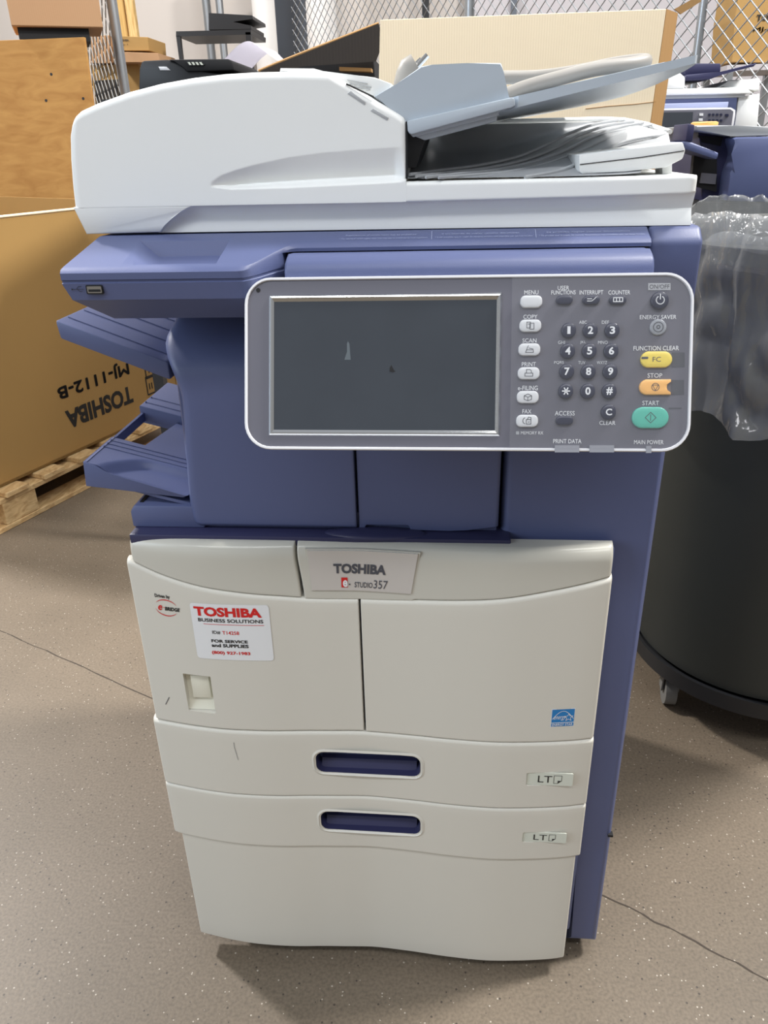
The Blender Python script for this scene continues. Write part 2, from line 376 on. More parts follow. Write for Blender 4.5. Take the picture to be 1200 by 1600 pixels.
# ================================================================== the copier
cop = thing('office_copier', 'large multifunction office copier, off-white and slate blue, with a control panel, in the foreground', 'copier')
PROF = [(-.388, .777), (-.383, .774), (-.343, .766), (-.313, .7615), (-.285, .7588), (-.25, .758), (-.218, .7588), (-.18, .7615), (-.15, .763), (-.11, .765), (-.088, .7645), (-.04, .761), (.008, .7565), (.063, .754), (.11, .7565), (.159, .762), (.188, .768)]
P = lambda x: spl(PROF, x)
cst = lambda v: (lambda *_: v)
def curve(pts, y=.762): return [(p.x, p.z) for p in (PY(a, b, y) for a, b in pts)]
ZT = curve([(196, 885), (245, 902), (310, 917.5), (375, 927), (440, 934), (480, 938), (570, 941), (650, 940), (773, 934.6), (880, 921), (960, 908)])
zt = lambda x: spl(ZT, x)
# -- lower cabinet, casters
bm = box(-.368, .19, .785, 1.37, .075, .724, bev=.004); mk('cabinet_body', bm, BLUE, cop)
for x in (-.31, .15):
    for y in (.85, 1.30):
        c = bmesh.new(); tube([(x-.011, y, .028), (x+.011, y, .028)], .028, 20, bm=c); box(x-.016, x+.016, y-.012, y+.012, .03, .0755, bm=c, bev=.002); mk('caster', c, DARKB, cop)
# -- curved front
pp = relief(cst(-.3785), cst(.183), cst(.033), cst(.262), lambda x, z: P(x)+.0045, .80, (.003, .003, .0015, .0015), 70, 8)
mk('base_panel', pp, CREAM, cop)
def surf(off): return lambda x, z: Vector((x, P(x)-off, z))
def drawer(z0, z1, hp, lp):
    o = mk('drawer', relief(cst(-.3885), cst(.188), cst(z0), cst(z1), lambda x, z: P(x), .795, (.003, .003, .0015, .005), 90, 8), CREAM, cop)
    a, b = [PY(*q, .76) for q in hp]; w, h = b.x-a.x, a.z-b.z; cx, cz = (a.x+b.x)/2, (a.z+b.z)/2
    lip = prism([(cx+u, .70, cz+v) for u, v in rrect(w+.010, h+.010, h*.32+.004)], (0, 1, 0), .0655+.0)          # shallow lead-in round the grip
    pocket = prism([(cx+u, .70, cz+v) for u, v in rrect(w, h, h*.32)], (0, 1, 0), .088)
    la, lb = [PY(*q, .757) for q in lp]; lw, lh = lb.x-la.x, la.z-lb.z; lx, lz = (la.x+lb.x)/2, (la.z+lb.z)/2
    lab = prism([(lx+u, .70, lz+v) for u, v in rrect(lw, lh, .002, 3)], (0, 1, 0), .0575+.001)
    cut(o, [pocket, lab])
    # handle pocket: blue liner, hollow
    hb = bmesh.new(); n = 40; out = rrect(w-.0006, h-.0006, h*.32); k = len(out)
    rings = []
    for sc, y in ((1, 0), (1, .778), (.97, .784), (.93, .787)):
        rings.append([hb.verts.new((cx+u*(1-(1-sc)*.3), y if y != 0 else P(cx+u)+.0006, cz+v*sc)) for u, v in out])
    for r0, r1 in zip(rings, rings[1:]):
        for i in range(k): hb.faces.new((r0[i], r0[(i+1) % k], r1[(i+1) % k], r1[i]))
    hb.faces.new(rings[-1])
    prism([(cx-w*.46, .772, cz-h*.5), (cx-w*.46, .7875, cz-h*.5), (cx-w*.46, .7875, cz-h*.12), (cx-w*.46, .779, cz-h*.2)], (1, 0, 0), w*.92, bm=hb)
    mk('handle_recess', hb, BLUED, o, ang=30)
    # raised rim round the grip
    rb = bmesh.new(); o1, o2 = rrect(w+.011, h+.011, h*.32+.0055), rrect(w+.0005, h+.0005, h*.32)
    V1 = [rb.verts.new((cx+u, P(cx+u)-.0002, cz+v)) for u, v in o1]; V2 = [rb.verts.new((cx+u, P(cx+u)-.0016, cz+v)) for u, v in rrect(w+.005, h+.005, h*.32+.0025)]; V3 = [rb.verts.new((cx+u, P(cx+u)+.002, cz+v)) for u, v in o2]
    for X, Y in ((V1, V2), (V2, V3)):
        for i in range(len(X)): rb.faces.new((X[i], X[(i+1) % len(X)], Y[(i+1) % len(X)], Y[i]))
    mk('grip_rim', rb, CREAM, o, ang=60)
    # paper size label
    yl = .7580
    lbm = prism([(lx+u, yl, lz+v) for u, v in rrect(lw-.001, lh-.001, .0018, 3)], (0, 1, 0), .0012)
    pl = lambda u, v: Vector((u, yl-.0003, v))
    text(lbm, 'LT', pl, (lx-lw*.10, lz), lw*.30, lh*.52, 1)
    ix, iz, s = lx+lw*.17, lz, lh*.30
    line(lbm, [(ix-s*.75, iz-s), (ix-s*.75, iz+s), (ix+s*.75, iz+s), (ix+s*.75, iz-s*.3), (ix, iz-s), (ix-s*.75, iz-s)], .0006, pl, 1)
    poly(lbm, [(ix, iz-s), (ix+s*.75, iz-s*.3), (ix, iz-s*.3)], pl, 1)
    mk('size_label', lbm, [LABELG, INKK], o, ang=0, norm=False)
drawer(.253, .3470, ((500, 1270), (657, 1305)), ((817, 1300), (885, 1319)))
drawer(.3490, .4585, ((492, 1177), (657, 1215)), ((823, 1207), (895, 1230)))
# -- two front doors
XS = -.101
dl = mk('front_door', relief(cst(-.3835), cst(XS-.0028), cst(.4605), zt, lambda x, z: P(x)+.0015+.004*(z-.46), .790, (.004, .001, .0015, .006), 60, 16), CREAM, cop)
dr = mk('front_door', relief(cst(XS), cst(.1875), cst(.4600), zt, lambda x, z: P(x)+.001+.004*(z-.46), .790, (.001, .004, .0015, .006), 60, 16), CREAM, cop)
def dsurf(off): return lambda x, z: Vector((x, P(x)+.0015+.004*(z-.46)-off, z))
# small inspection window low on the left door
w0, w1 = PY(286, 1053, .765), PY(338, 1112, .765); wx0, wx1, wz1, wz0 = PY(290, 1082, .765).x, PY(334, 1082, .765).x, w0.z, w1.z
cut(dl, [box(wx0, wx1, .74, .776, wz0, wz1, bev=.001)])
wm = bmesh.new()
prism([(wx0, .768, wz0+.0008), (wx0, .7765, wz0+.0008), (wx0, .7765, wz1), (wx0, .7745, wz1), (wx0, .7745, wz0+.014)], (1, 0, 0), wx1-wx0, bm=wm)
box(wx0+.007, wx1-.006, .7700, .7746, wz0+.0175, wz1-.006, bm=wm, bev=.0012)
mk('inspection_window', wm, mat('window_plastic', (222, 220, 204), .35), dl)
# stickers and marks on the doors
def frame_px(pts): return [PY(x, y, .764) for x, y in pts]
q = [PY(*p, .7615) for p in ((294, 942), (420, 943), (428, 1032), (310, 1028))]
sx0, sx1 = (q[0].x+q[3].x)/2, (q[1].x+q[2].x)/2; sz1, sz0 = (q[0].z+q[1].z)/2-.001, (q[2].z+q[3].z)/2
scx, scz, sw, sh = (sx0+sx1)/2, (sz0+sz1)/2, sx1-sx0, sz1-sz0
st = bmesh.new(); pl0 = dsurf(.0006); pl1 = dsurf(.0010)
out = rrect(sw, sh, .004, 4)
NS = 12
for i in range(NS):                       # the sticker follows the door's curve
    u0, u1 = -sw/2+sw*i/NS, -sw/2+sw*(i+1)/NS
    def hh(u): e = sw/2-abs(u); return sh/2-(.004-sqrt(max(0, .004**2-(.004-e)**2)) if e < .004 else 0)
    steps = [u0]+([u0+.001, u0+.002, u0+.004] if i == 0 else [])+([u1-.004, u1-.002, u1-.001] if i == NS-1 else [])+[u1]
    for a, b in zip(steps, steps[1:]): poly(st, [(scx+a, scz-hh(a)), (scx+b, scz-hh(b)), (scx+b, scz+hh(b)), (scx+a, scz+hh(a))], pl0, 0)
def sp(fx, fy): return (scx+(fx-.5)*sw, scz+(.5-fy)*sh)
text(st, 'TOSHIBA', pl1, sp(.475, .135), sw*.86, sh*.165, 1, .045)
text(st, 'BUSINESS SOLUTIONS', pl1, sp(.50, .285), sw*.83, sh*.062, 2, .02)
line(st, [sp(.15+.77*i/20, .355) for i in range(21)], .0006, pl1, 1)
text(st, 'ID#', pl1, sp(.30, .50), sw*.105, sh*.062, 2, .01)
text(st, 'T14258', pl1, sp(.485, .50), sw*.215, sh*.062, 1, .01)
text(st, 'FOR SERVICE', pl1, sp(.455, .655), sw*.47, sh*.055, 2, .035)
text(st, 'and SUPPLIES', pl1, sp(.455, .735), sw*.48, sh*.062, 2, .035)
text(st, '(800) 927-1983', pl1, sp(.455, .875), sw*.50, sh*.072, 1, .03)
mk('service_sticker', st, [STICK, INKR, INKK], dl, ang=0, norm=False, label='white service sticker with red and black print')
eb = bmesh.new(); a, b = PY(238, 930, .768), PY(286, 962, .768); ex, ez, ew, eh = (a.x+b.x)/2-.001, (a.z+b.z)/2, b.x-a.x, a.z-b.z
text(eb, 'Driven by', pl0, (ex-.004, ez+eh*.45), ew*.58, eh*.22, 0, .03)
text(eb, 'BRIDGE', pl0, (ex+ew*.20, ez-eh*.14), ew*.56, eh*.19, 0, .04, .2)
text(eb, 'e', pl0, (ex-ew*.27, ez-eh*.12), ew*.16, eh*.26, 1, .02, .3)
poly(eb, [(ex-ew*.13, ez-eh*.12), (ex-ew*.10, ez-eh*.12), (ex-ew*.10, ez-eh*.07), (ex-ew*.13, ez-eh*.07)], pl0, 1)
for a0, a1, sgn in ((20, 150, 1), (190, 330, 1)):
    n = 16; prev = None
    for i in range(n+1):
        t = i/n; a = radians(a0+(a1-a0)*t); tk = .0012*sin(pi*t)+.0001; c0 = (ex-.001+cos(a)*ew*.44, ez-eh*.10+sin(a)*eh*.42)
        c1 = (c0[0]-cos(a)*tk, c0[1]-sin(a)*tk)
        if prev: poly(eb, [prev[0], c0, c1, prev[1]], pl0, 1)
        prev = (c0, c1)
mk('door_emblem', eb, [INKK, INKR], dl, ang=0, norm=False, label='small red and black swoosh emblem')
# blue rating sticker on the right door
a, b = PY(861, 1109, .758), PY(900, 1139, .758); rx, rz, rw, rh = (PY(880, 1124, .758).x), (a.z+b.z)/2, (PY(899, 1124, .758).x-PY(861, 1124, .758).x), a.z-b.z
rb = bmesh.new(); pw = dsurf(.0012)
def rq(bm, x0, z0, x1, z1, p, m): poly(bm, [(rx+rw*x0, rz+rh*z0), (rx+rw*x1, rz+rh*z0), (rx+rw*x1, rz+rh*z1), (rx+rw*x0, rz+rh*z1)], p, m)
rq(rb, -.5, -.5, .5, .5, pl0, 1); rq(rb, -.47, -.46, .47, .46, pl1, 0)
rq(rb, -.47, -.27, .47, -.24, pw, 1)
text(rb, 'ENERGY STAR', pw, (rx, rz-rh*.36), rw*.86, rh*.13, 1, .01)
text(rb, 'energy', pw, (rx-rw*.14, rz-rh*.02), rw*.50, rh*.24, 1, 0, .3)
line(rb, [(rx+rw*(-.44+.88*i/16), rz+rh*(-.05+.42*sin(pi*i/16))) for i in range(17)], .0007, pw, 1)
line(rb, [(rx+rw*.24+rw*.19*(1 if i % 2 == 0 else .42)*sin(2*pi*i/10), rz+rh*.02+rh*.22*(1 if i % 2 == 0 else .42)*cos(2*pi*i/10)) for i in range(11)], .0006, pw, 1)
mk('rating_sticker', rb, [STICKB, STICK], dr, ang=0, norm=False, label='small blue rating sticker')
for pts, w in (([(256, 1106), (259, 1100), (262, 1094)], .0009), ([(367, 1155), (368, 1162), (371, 1172), (374, 1182)], .0005)):
    sm = bmesh.new(); onr = pts[0][0] > 300
    line(sm, [(p.x, p.z) for p in (PY(a, b, .764) for a, b in pts)], w, (surf(.0006) if onr else pl0), 0); mk('scuff_mark', sm, INKG, dl, ang=0, norm=False)
# -- bands above the doors, split left of the nameplate
BZ = .7300
def bandy(x, z): t = max(0, (z-.705)/.025); return P(x)+.004+.0025*t*t+.012*max(0, t-.35)**2
e0, e1 = PY(458, 856, .764), PY(470, 935, .764); f0, f1 = PY(462, 857, .764), PY(475, 937, .764)
sl = lambda z, a, b: b.x+(a.x-b.x)*sst(0, 1, (z-b.z)/(a.z-b.z))
zb = lambda x: zt(x)+.0012
mk('cover_band', relief(cst(-.3765), lambda z: sl(z, e0, e1), zb, cst(BZ), bandy, .79, (.006, .002, .0008, .006), 50, 14), BAND, cop)
cb = mk('cover_band', relief(lambda z: sl(z, f0, f1), cst(.1865), lambda x: zb(x)-(.0015 if x < -.04 else 0), cst(BZ), bandy, .79, (.002, .005, .0008, .006), 90, 14), BAND, cop)
# nameplate
n0, n1, n2, n3 = [PY(*p, .757) for p in ((476, 864), (655, 868), (643, 934), (484, 929))]
def npl(off):
    def f(u, v):      # u 0..1 left-right, v 0..1 bottom-top
        l = n3.lerp(n0, v); r = n2.lerp(n1, v); x = l.x+(r.x-l.x)*u; z = l.z+(r.z-l.z)*u
        return Vector((x, bandy(x, min(z, .712))-off-.0008, z))
    return f
def patch(bm, f, u0, u1, v0, v1, nu, nv, mi, rim=0):
    g = [[bm.verts.new(f(u0+(u1-u0)*i/nu, v0+(v1-v0)*k/nv)) for i in range(nu+1)] for k in range(nv+1)]
    for k in range(nv):
        for i in range(nu): bm.faces.new((g[k][i], g[k][i+1], g[k+1][i+1], g[k+1][i])).material_index = mi
    if rim:
        lp = g[0]+[r[-1] for r in g[1:]]+g[-1][-2::-1]+[r[0] for r in g[-2:0:-1]]
        bk = [bm.verts.new(v.co+Vector((0, rim, 0))) for v in lp]
        for i in range(len(lp)): bm.faces.new((lp[i], bk[i], bk[(i+1) % len(lp)], lp[(i+1) % len(lp)])).material_index = mi
nb = bmesh.new(); patch(nb, npl(-.0006), -.010, 1.010, -.03, 1.0, 20, 10, 2, .006); patch(nb, npl(.0010), 0.01, .99, 0.02, .97, 20, 10, 0, .002)
tp = npl(.0016); text(nb, 'TOSHIBA', tp, (.480, .555), .49, .235, 1, .045)
text(nb, '357', tp, (.685, .20), .135, .20, 1, .0); text(nb, 'STUDIO', tp, (.52, .17), .175, .13, 1, .012)
poly(nb, [(.305, .10), (.365, .10), (.365, .34), (.305, .34)], tp, 3)
text(nb, 'e', npl(.0022), (.343, .20), .045, .17, 4, .03); poly(nb, [(.378, .16), (.392, .16), (.392, .19), (.378, .19)], tp, 1)
mk('nameplate', nb, [SILVER, INKG, BAND, INKR, STICK], cb, ang=25, norm=False)

# -- dark blue inner deck and left step
bm = box(-.374, .072, .778, .86, .722, .7345, bev=.002); mk('inner_deck', bm, BLUED, cop)
a = PY(580, 856, .775); bm = bmesh.new(); bmesh.ops.create_uvsphere(bm, u_segments=32, v_segments=12, radius=1); bm.transform(Matrix.Translation((-.083, .792, .733)) @ Matrix.Diagonal((.062, .016, .0065, 1))); mk('deck_grip', bm, BLUED, cop, ang=60)
s0, s1 = PY(204, 828, .79), PY(300, 795, .79)
bm = prism([(s0.x, .797, s0.z), (-.287, .797, s0.z), (-.287, .797, s1.z), (s0.x+.006, .797, s1.z), (s0.x, .797, s1.z-.008)], (0, 1, 0), .40, bev=.003, allb=True)
t = PY(220, 789, .80); bm = prism([(s0.x+.010, .806, s1.z+.0003), (s0.x+.0145, .806, s1.z+.0003), (s0.x+.0145, .827, s1.z+.0003), (s0.x+.010, .827, s1.z+.0003)], (0, 0, 1), .0004, bm=bm, mi=1)
mk('side_step', bm, [BLUE, BLACK], cop)

# -- right-hand column: one tall face, set back behind the doors
cx0, cxr = PY(786, 760, .80).x, .2365; zc = PY(1022, 362, .82).z
bm = prism([(.187, .80, .031), (cxr, .80, .031), (cxr, .80, 1.050), (cx0, .80, 1.050), (cx0, .80, .70), (.187, .80, .70)], (0, 1, 0), .57, bev=.010, seg=4)
mk('side_column', bm, BLUE, cop)
nt_ = PY(947, 1305, .80); bm = box(.2305, .2372, .7985, .806, nt_.z-.0018, nt_.z+.0018); mk('seam', bm, BLACK, cop, ang=0)
# body behind the finisher, dark
bm = box(-.255, cx0+.01, .870, 1.36, .734, .99); mk('inner_body', bm, DGREY, cop, ang=0)

# -- finisher in the middle: tall cover and its door
ZF = [(.7, .7935), (.80, .7935), (.90, .7915), (.922, .7925), (.935, .799), (.950, .813), (.965, .830), (.985, .846), (1.0, .850)]
yfz = lambda z: spl(ZF, z)
LE = []
for a, b in ((272, 500), (260, 520), (254, 538), (257, 560), (268, 590), (279, 620), (283, 660), (287, 720), (292, 780), (297, 812)):
    y = .81
    for _ in range(4): z = PY(a, b, y).z; y = yfz(z)
    LE.append((z, PY(a, b, y).x))
LE.sort(); LE = [(LE[0][0]-.01, LE[0][1]+.004)]+LE
zfb = PY(430, 825, .7935).z
xR = PY(555, 770, .7935).x
mk('finisher_cover', relief(lambda z: spl(LE, z), cst(xR), cst(zfb), cst(.992), lambda x, z: yfz(z), 1.12, (.012, .0015, .006, .001), 30, 40), BLUE, cop, ang=40)
xD0, xD1 = xR+.0025, PY(781, 770, .797).x
fdz = [(p.x, p.z) for p in (PY(a, b, .797) for a, b in ((558, 826), (570, 827), (571.5, 820), (639, 821), (641, 828), (700, 830), (730, 829), (781, 823)))]
mk('finisher_door', relief(cst(xD0), cst(xD1), lambda x: interp(fdz, x), cst(.985), lambda x, z: yfz(z)+.003, 1.0, (.0015, .004, .001, .001), 90, 30), BLUE, cop)
bm = pxprism([(301, 800), (567, 800), (567, 838), (301, 834)], .803, .06, bev=.002); pxprism([(571, 800), (776, 800), (776, 848), (571, 840)], .803, .06, bev=.002, bm=bm); mk('finisher_base', bm, BLUE, cop)

# -- output trays on the left
def tray_top(A, B, y0, y1, th, t0=0): pass
A, B = PY(85, 500, .80), PY(262, 566, .80); th = .0205
tb = prism([A, B, B-Vector((0, 0, th)), A-Vector((-.002, 0, th))], (0, 1, 0), .34, bev=.003, allb=True)
for k in range(6):
    y = .822+.040*k; d = B-A; tube([A+d*.04+Vector((0, y-.8, .0008)), A+d*1.0+Vector((0, y-.8, .0008))], .0006, 6, bm=tb)
mk('output_tray', tb, BLUE, cop)
A, B = PY(129, 722, .80), PY(285, 762, .80); Bb, Ab = PY(286, 778, .80), PY(134, 760, .80); d = B-A
S = lambda u, y, dz=0: A+d*u+Vector((0, y-.80, dz))
L2 = bmesh.new()
top = [(0, .80), (0, .886), (.42, .886), (.50, .984), (.12, .984), (.12, 1.10), (1.05, 1.10), (1.05, .80)]
fr = [S(0, .80), S(.12, .80, -.0003), S(.20, .80, -.004), S(.28, .80, -.0080), S(1.05, .80, -.0085), Vector((Bb.x, .8, Bb.z)), Vector((Ab.x, .8, Ab.z))]
prism(fr, (0, 1, 0), .005, bm=L2, bev=.0015)
def hollow(u, y):      # finger hollow in the front half of the tray
    return -.0085*sst(.12+.35*max(0, (y-.80)/.05)**1.5, .30+.35*max(0, (y-.80)/.05)**1.5, u)*(1-sst(.836, .850, y))
patch(L2, lambda a_, b_: S(1.05*a_, .8015+.0845*b_, hollow(1.05*a_, .8015+.0845*b_)), 0, 1, 0, 1, 60, 40, 0)
prism([S(u, y, -.0195) for u, y in ((.0, .803), (0, .886), (1.05, .886), (1.05, .803))], (0, 0, -1), .004, bm=L2)
prism([S(0, .803, -.0195), S(0, .886, -.0195), S(0, .886, -.0003), S(0, .803, -.0003)], (1, 0, 0), .004, bm=L2)
prism([S(0, .8835, -.0195), S(1.05, .8835, -.0195), S(1.05, .8835, -.0006), S(0, .8835, -.0006)], (0, 1, 0), .0024, bm=L2)
prism([S(u, y) for u, y in ((.36, .886), (.45, .984), (1.05, .984), (1.05, .886))], (0, 0, -1), .012, bm=L2)
prism([S(u, y, .001) for u, y in ((0.02, .886), (0.02, .984), (.045, .984), (.045, .886))], (0, 0, -1), .012, bm=L2)
prism([S(u, y, .010) for u, y in ((0, .984), (0, 1.10), (1.05, 1.10), (1.05, .984))], (0, 0, -1), .024, bm=L2, bev=.002)
for y in (.853, .864, .875, 1.0, 1.022): 
    dz = .0108 if y > .9 else .0006
    tube([S(.03, y, dz), S(1.03, y, dz)], .0005, 6, bm=L2)
    bmesh.ops.create_uvsphere(L2, u_segments=8, v_segments=6, radius=.0013, matrix=Matrix.Translation(S(.03, y, dz)))
mk('output_tray', L2, BLUE, cop, ang=30)

# -- scanner housing: left shelf, central recess, corner block
xl0 = -.3665
def scan_ring(x):
    yf = .722+.053*sst(-.195, -.150, x)                       # front steps back for the panel hinge
    zt0 = PY(250, 368, .80).z; dz = .008*sst(-.195, -.150, x)
    e = max(0, (-.335-x)/.031)                                # left end rounds off
    return yf, zt0, dz, e
prof = []
def ring(bm, x, xs=None):
    yf, z0, dz, e = scan_ring(x)
    zf = .14*0; ztf = 1.041+dz*1.69; zm = 1.034+dz*.5; zl = 1.014; zu = .990
    pts = [(1.36, z0), (.80, z0), (yf+.010, ztf+.003), (yf+.003, ztf+.0012), (yf, ztf-.002), (yf, zm-.001), (yf+.0015, zm-.0018), (yf+.0015, zm-.0035), (yf, zm-.0043), (yf+.003, zl), (yf+.035, zu), (1.36, zu)]
    offs = [.010, .010, 0, 0, 0, 0, 0, 0, 0, .006, .030, .030]
    return [bm.verts.new((x+(o_ if xs == 'L' else 0), y, z)) for (y, z), o_ in zip(pts, offs)]
bm = bmesh.new(); st_ = [xl0]; x = -.335
while x < .18: st_.append(x); x += .006 if x < -.14 else .03
st_.append(.187)
R_ = [ring(bm, x, 'L' if i == 0 else None) for i, x in enumerate(st_)]
# the left end: make it round gently
for i, v in enumerate(R_[0]): pass
for a, b in zip(R_, R_[1:]):
    for i in range(len(a)): bm.faces.new((a[i], a[(i+1) % len(a)], b[(i+1) % len(a)], b[i]))
bm.faces.new(R_[0][::-1]); bm.faces.new(R_[-1])
sh = mk('scanner_housing', bm, BLUE, cop, ang=28)
# pen tray sunk in the sloping top
ctb = bmesh.new(); lo = [Vector(v) for v in ((-.279, .741, 1.036), (-.221, .741, 1.036), (-.222, .780, 1.046), (-.290, .780, 1.046))]; hi = [Vector(v) for v in ((-.350, .715, 1.068), (-.214, .715, 1.068), (-.216, .790, 1.068), (-.320, .790, 1.068))]
vl = [ctb.verts.new(v) for v in lo]; vh = [ctb.verts.new(v) for v in hi]; ctb.faces.new(vl); ctb.faces.new(vh)
for i in range(4): ctb.faces.new((vl[i], vl[(i+1) % 4], vh[(i+1) % 4], vh[i]))
# hinge opening in the recessed front
h0, h1 = PY(444, 391, .775).x, .187
cut(sh, [ctb, box(h0, .2, .70, .80, .98, PY(600, 391, .775).z)])
# usb socket with its sign
u = PY(149, 452, .7235); ub = bmesh.new()
prism([(u.x+a, .7215, u.z+b) for a, b in rrect(.0165, .0085, .0012, 3)], (0, 1, 0), .004, bm=ub, mi=0)
prism([(u.x+.0002+a, .7208, u.z+b) for a, b in rrect(.0140, .0062, .0008, 3)], (0, 1, 0), .003, bm=ub, mi=1)
prism([(u.x+.0002+a, .7204, u.z-.0008+b) for a, b in rrect(.0115, .0022, .0003, 3)], (0, 1, 0), .003, bm=ub, mi=0)
mk('usb_socket', ub, [BLACK, CHROME], sh, ang=0)
us = bmesh.new(); pu = lambda a, b: Vector((a, .7222, b)); s_ = PY(123, 452, .7225)
line(us, [(s_.x-.005, s_.z), (s_.x+.005, s_.z)], .0004, pu); line(us, [(s_.x-.002, s_.z), (s_.x, s_.z+.0025), (s_.x+.003, s_.z+.0025)], .0004, pu)
line(us, [(s_.x-.001, s_.z), (s_.x+.001, s_.z-.0022), (s_.x+.003, s_.z-.0022)], .0004, pu); poly(us, [(s_.x-.007, s_.z-.001), (s_.x-.005, s_.z), (s_.x-.007, s_.z+.001)], pu)
mk('usb_sign', us, INKK, sh, ang=0, norm=False)
# printed notice strip along the top edge
ns = bmesh.new()
zs0 = PY(250, 368, .80).z
def strip(x, v): return Vector((x, .785+.015*v, 0))+Vector((0, 0, 1.0490+(zs0-1.0490)*v+.0009))
yA, zA2 = .785, 1.0575
def strip(x, v): yy = .785+(.80-.785)*v; return Vector((x, yy, zA2+(zs0-zA2)*v+.0006))
def px2x(p): return PY(p, 378, .79).x
for a, b, lines in ((531, 668, ('Reproduction of certain items may be prohibited', '• The making of certain copies other than may also be prohibited by local regulations')), (680, 831, ('Il est interdit de copier certains documents', '• Il est possible que la copie de certains articles soit interdite par les lois locales')), (842, 1005, ('Se prohibe copiar ciertos documentos', '• Es posible que la copia de ciertos documentos sea prohibida por las leyes locales'))):
    x0, x1 = px2x(a), px2x(b)
    for k, s in enumerate(lines): text(ns, s, strip, ((x0+x1)/2-(x1-x0)*(.03 if k == 0 else 0), .52-.38*k), (x1-x0)*(.80 if k == 0 else 1), .20, 0, .0)
for p in (674, 836): poly(ns, [(px2x(p), -.05), (px2x(p)+.0006, -.05), (px2x(p)+.0006, .9), (px2x(p), .9)], strip, 0)
mk('notice_print', ns, INKL, sh, ang=0, norm=False)
# right corner block
bm = prism([(0.189, .789, .96), (.189, .789, 1.052), (.189, .803, zs0+.0005), (.189, 1.36, zs0+.0005), (.189, 1.36, .96)], (1, 0, 0), .050, bev=.005, allb=True, seg=3)
mk('corner_cover', bm, BLUE, cop)
# hinge roller above the panel
r0, r1 = PY(446, 405, .745), PY(1020, 405, .745)
bm = bmesh.new(); nseg = 14; pr = [(.775, 1.0485), (.760, 1.0490), (.747, 1.0480), (.738, 1.0440), (.7335, 1.037), (.731, .990), (.775, .985)]
prism([(r0.x, y, z) for y, z in pr], (1, 0, 0), r1.x-r0.x, bm=bm, bev=.003, allb=True, seg=2)
mk('panel_hinge', bm, BLUE, cop, ang=50)
bm = box(h0-.002, .187, .786, .80, .985, 1.052); mk('hinge_well', bm, BLACK, cop, ang=0)

# -- document feeder and platen lid (front plane y = .80)
YA = .80
TOPL = [(p.x, p.z) for p in (PY(a, b, YA) for a, b in ((107, 200), (109, 190), (114, 181), (124, 173), (150, 161), (200, 143), (250, 130), (300, 121), (350, 115), (400, 112), (460, 111), (513, 112.5), (560, 140), (600, 164), (620, 176), (630, 183), (635, 190)))]
LEFT = [(p.z, p.x) for p in (PY(a, b, YA) for a, b in ((114, 325), (110, 290), (107, 250), (106, 215), (107, 200), (109, 185), (112, 178)))]
LEFT.sort()
rimz0 = PY(634, 281, YA).z; zj = PY(300, 322, YA).z; zjr = PY(634, 316, YA).z; xe = PY(634, 240, YA).x
zjl = lambda x: zj+(zjr-zj)*max(0, min(1, (x+.24)/(xe+.24)))
SU = curve([(330, 284), (345, 274), (370, 265), (400, 257), (450, 246), (500, 239), (560, 234), (622, 230)], YA)
SL = curve([(330, 292), (360, 296), (450, 294), (560, 289), (622, 286)], YA)
def scoop(x, z):
    x0, x1 = SU[0][0], SU[-1][0]
    if x <= x0 or x > x1+.006: return 0
    zu, zl = interp(SU, x), interp(SL, x)
    if not zl < z < zu: return 0
    s = (z-zl)/(zu-zl); D = .010*min(1, (x-x0)/.035)**.6
    if x > x1-.004: D *= max(0, (x1+.006-x)/.010)
    return D*sst(0, .24, s)*min(1, (1-s)*1.25)
ab = relief(lambda z: interp(LEFT, z), cst(xe), zjl, lambda x: interp(TOPL, x), lambda x, z: YA+scoop(x, z)+(.004-sqrt(max(0, .004**2-(.004-(xe-x))**2)) if xe-x < .004 and z > rimz0 else 0), 1.24, (.008, 0, .0005, .007), 230, 120)
adf = mk('document_feeder', ab, ADFW, cop, ang=50)
# left foot of the lid, tapering inwards
lb = bmesh.new()
F0 = [PY(*p, YA) for p in ((114, 324), (300, 322), (283, 330), (268, 340), (256, 352), (248, 364), (131, 367))]
fb = [Vector((p.x, YA+(.006 if i in (6, 5) else .003 if i in (4,) else 0), p.z)) for i, p in enumerate(F0)]
prism(fb, (0, 1, 0), .43, bm=lb, bev=.0012); mk('lid_foot', lb, ADFW, cop)
# recessed skirt under the lid
zl0, zl1 = PY(250, 363, .815).z, PY(1086, 350, .815).z
sk = bmesh.new(); n = 30; xs = [PY(244, 340, .81).x+(PY(1080, 330, .81).x-PY(244, 340, .81).x)*i/n for i in range(n+1)]
rows = []
for x in xs:
    t = (x-xs[0])/(xs[-1]-xs[0]); zb_ = zl0+(zl1-zl0)*t; ztt = zj+.004; rt = .012*max(0, (t-.35)/.65)**2
    rows.append([sk.verts.new((x, yy, zz)) for yy, zz in ((.8035, ztt), (.808, ztt-.010), (.811, (zb_+ztt)/2), (.8105-rt*.4, zb_+.004), (.811-rt*.5, zb_), (1.23, zb_), (1.23, ztt))])
for a, b in zip(rows, rows[1:]):
    for i in range(7): sk.faces.new((a[i], b[i], b[(i+1) % 7], a[(i+1) % 7]))
sk.faces.new(rows[0]); sk.faces.new(rows[-1][::-1]); mk('lid_skirt', sk, ADFW, cop, ang=50)
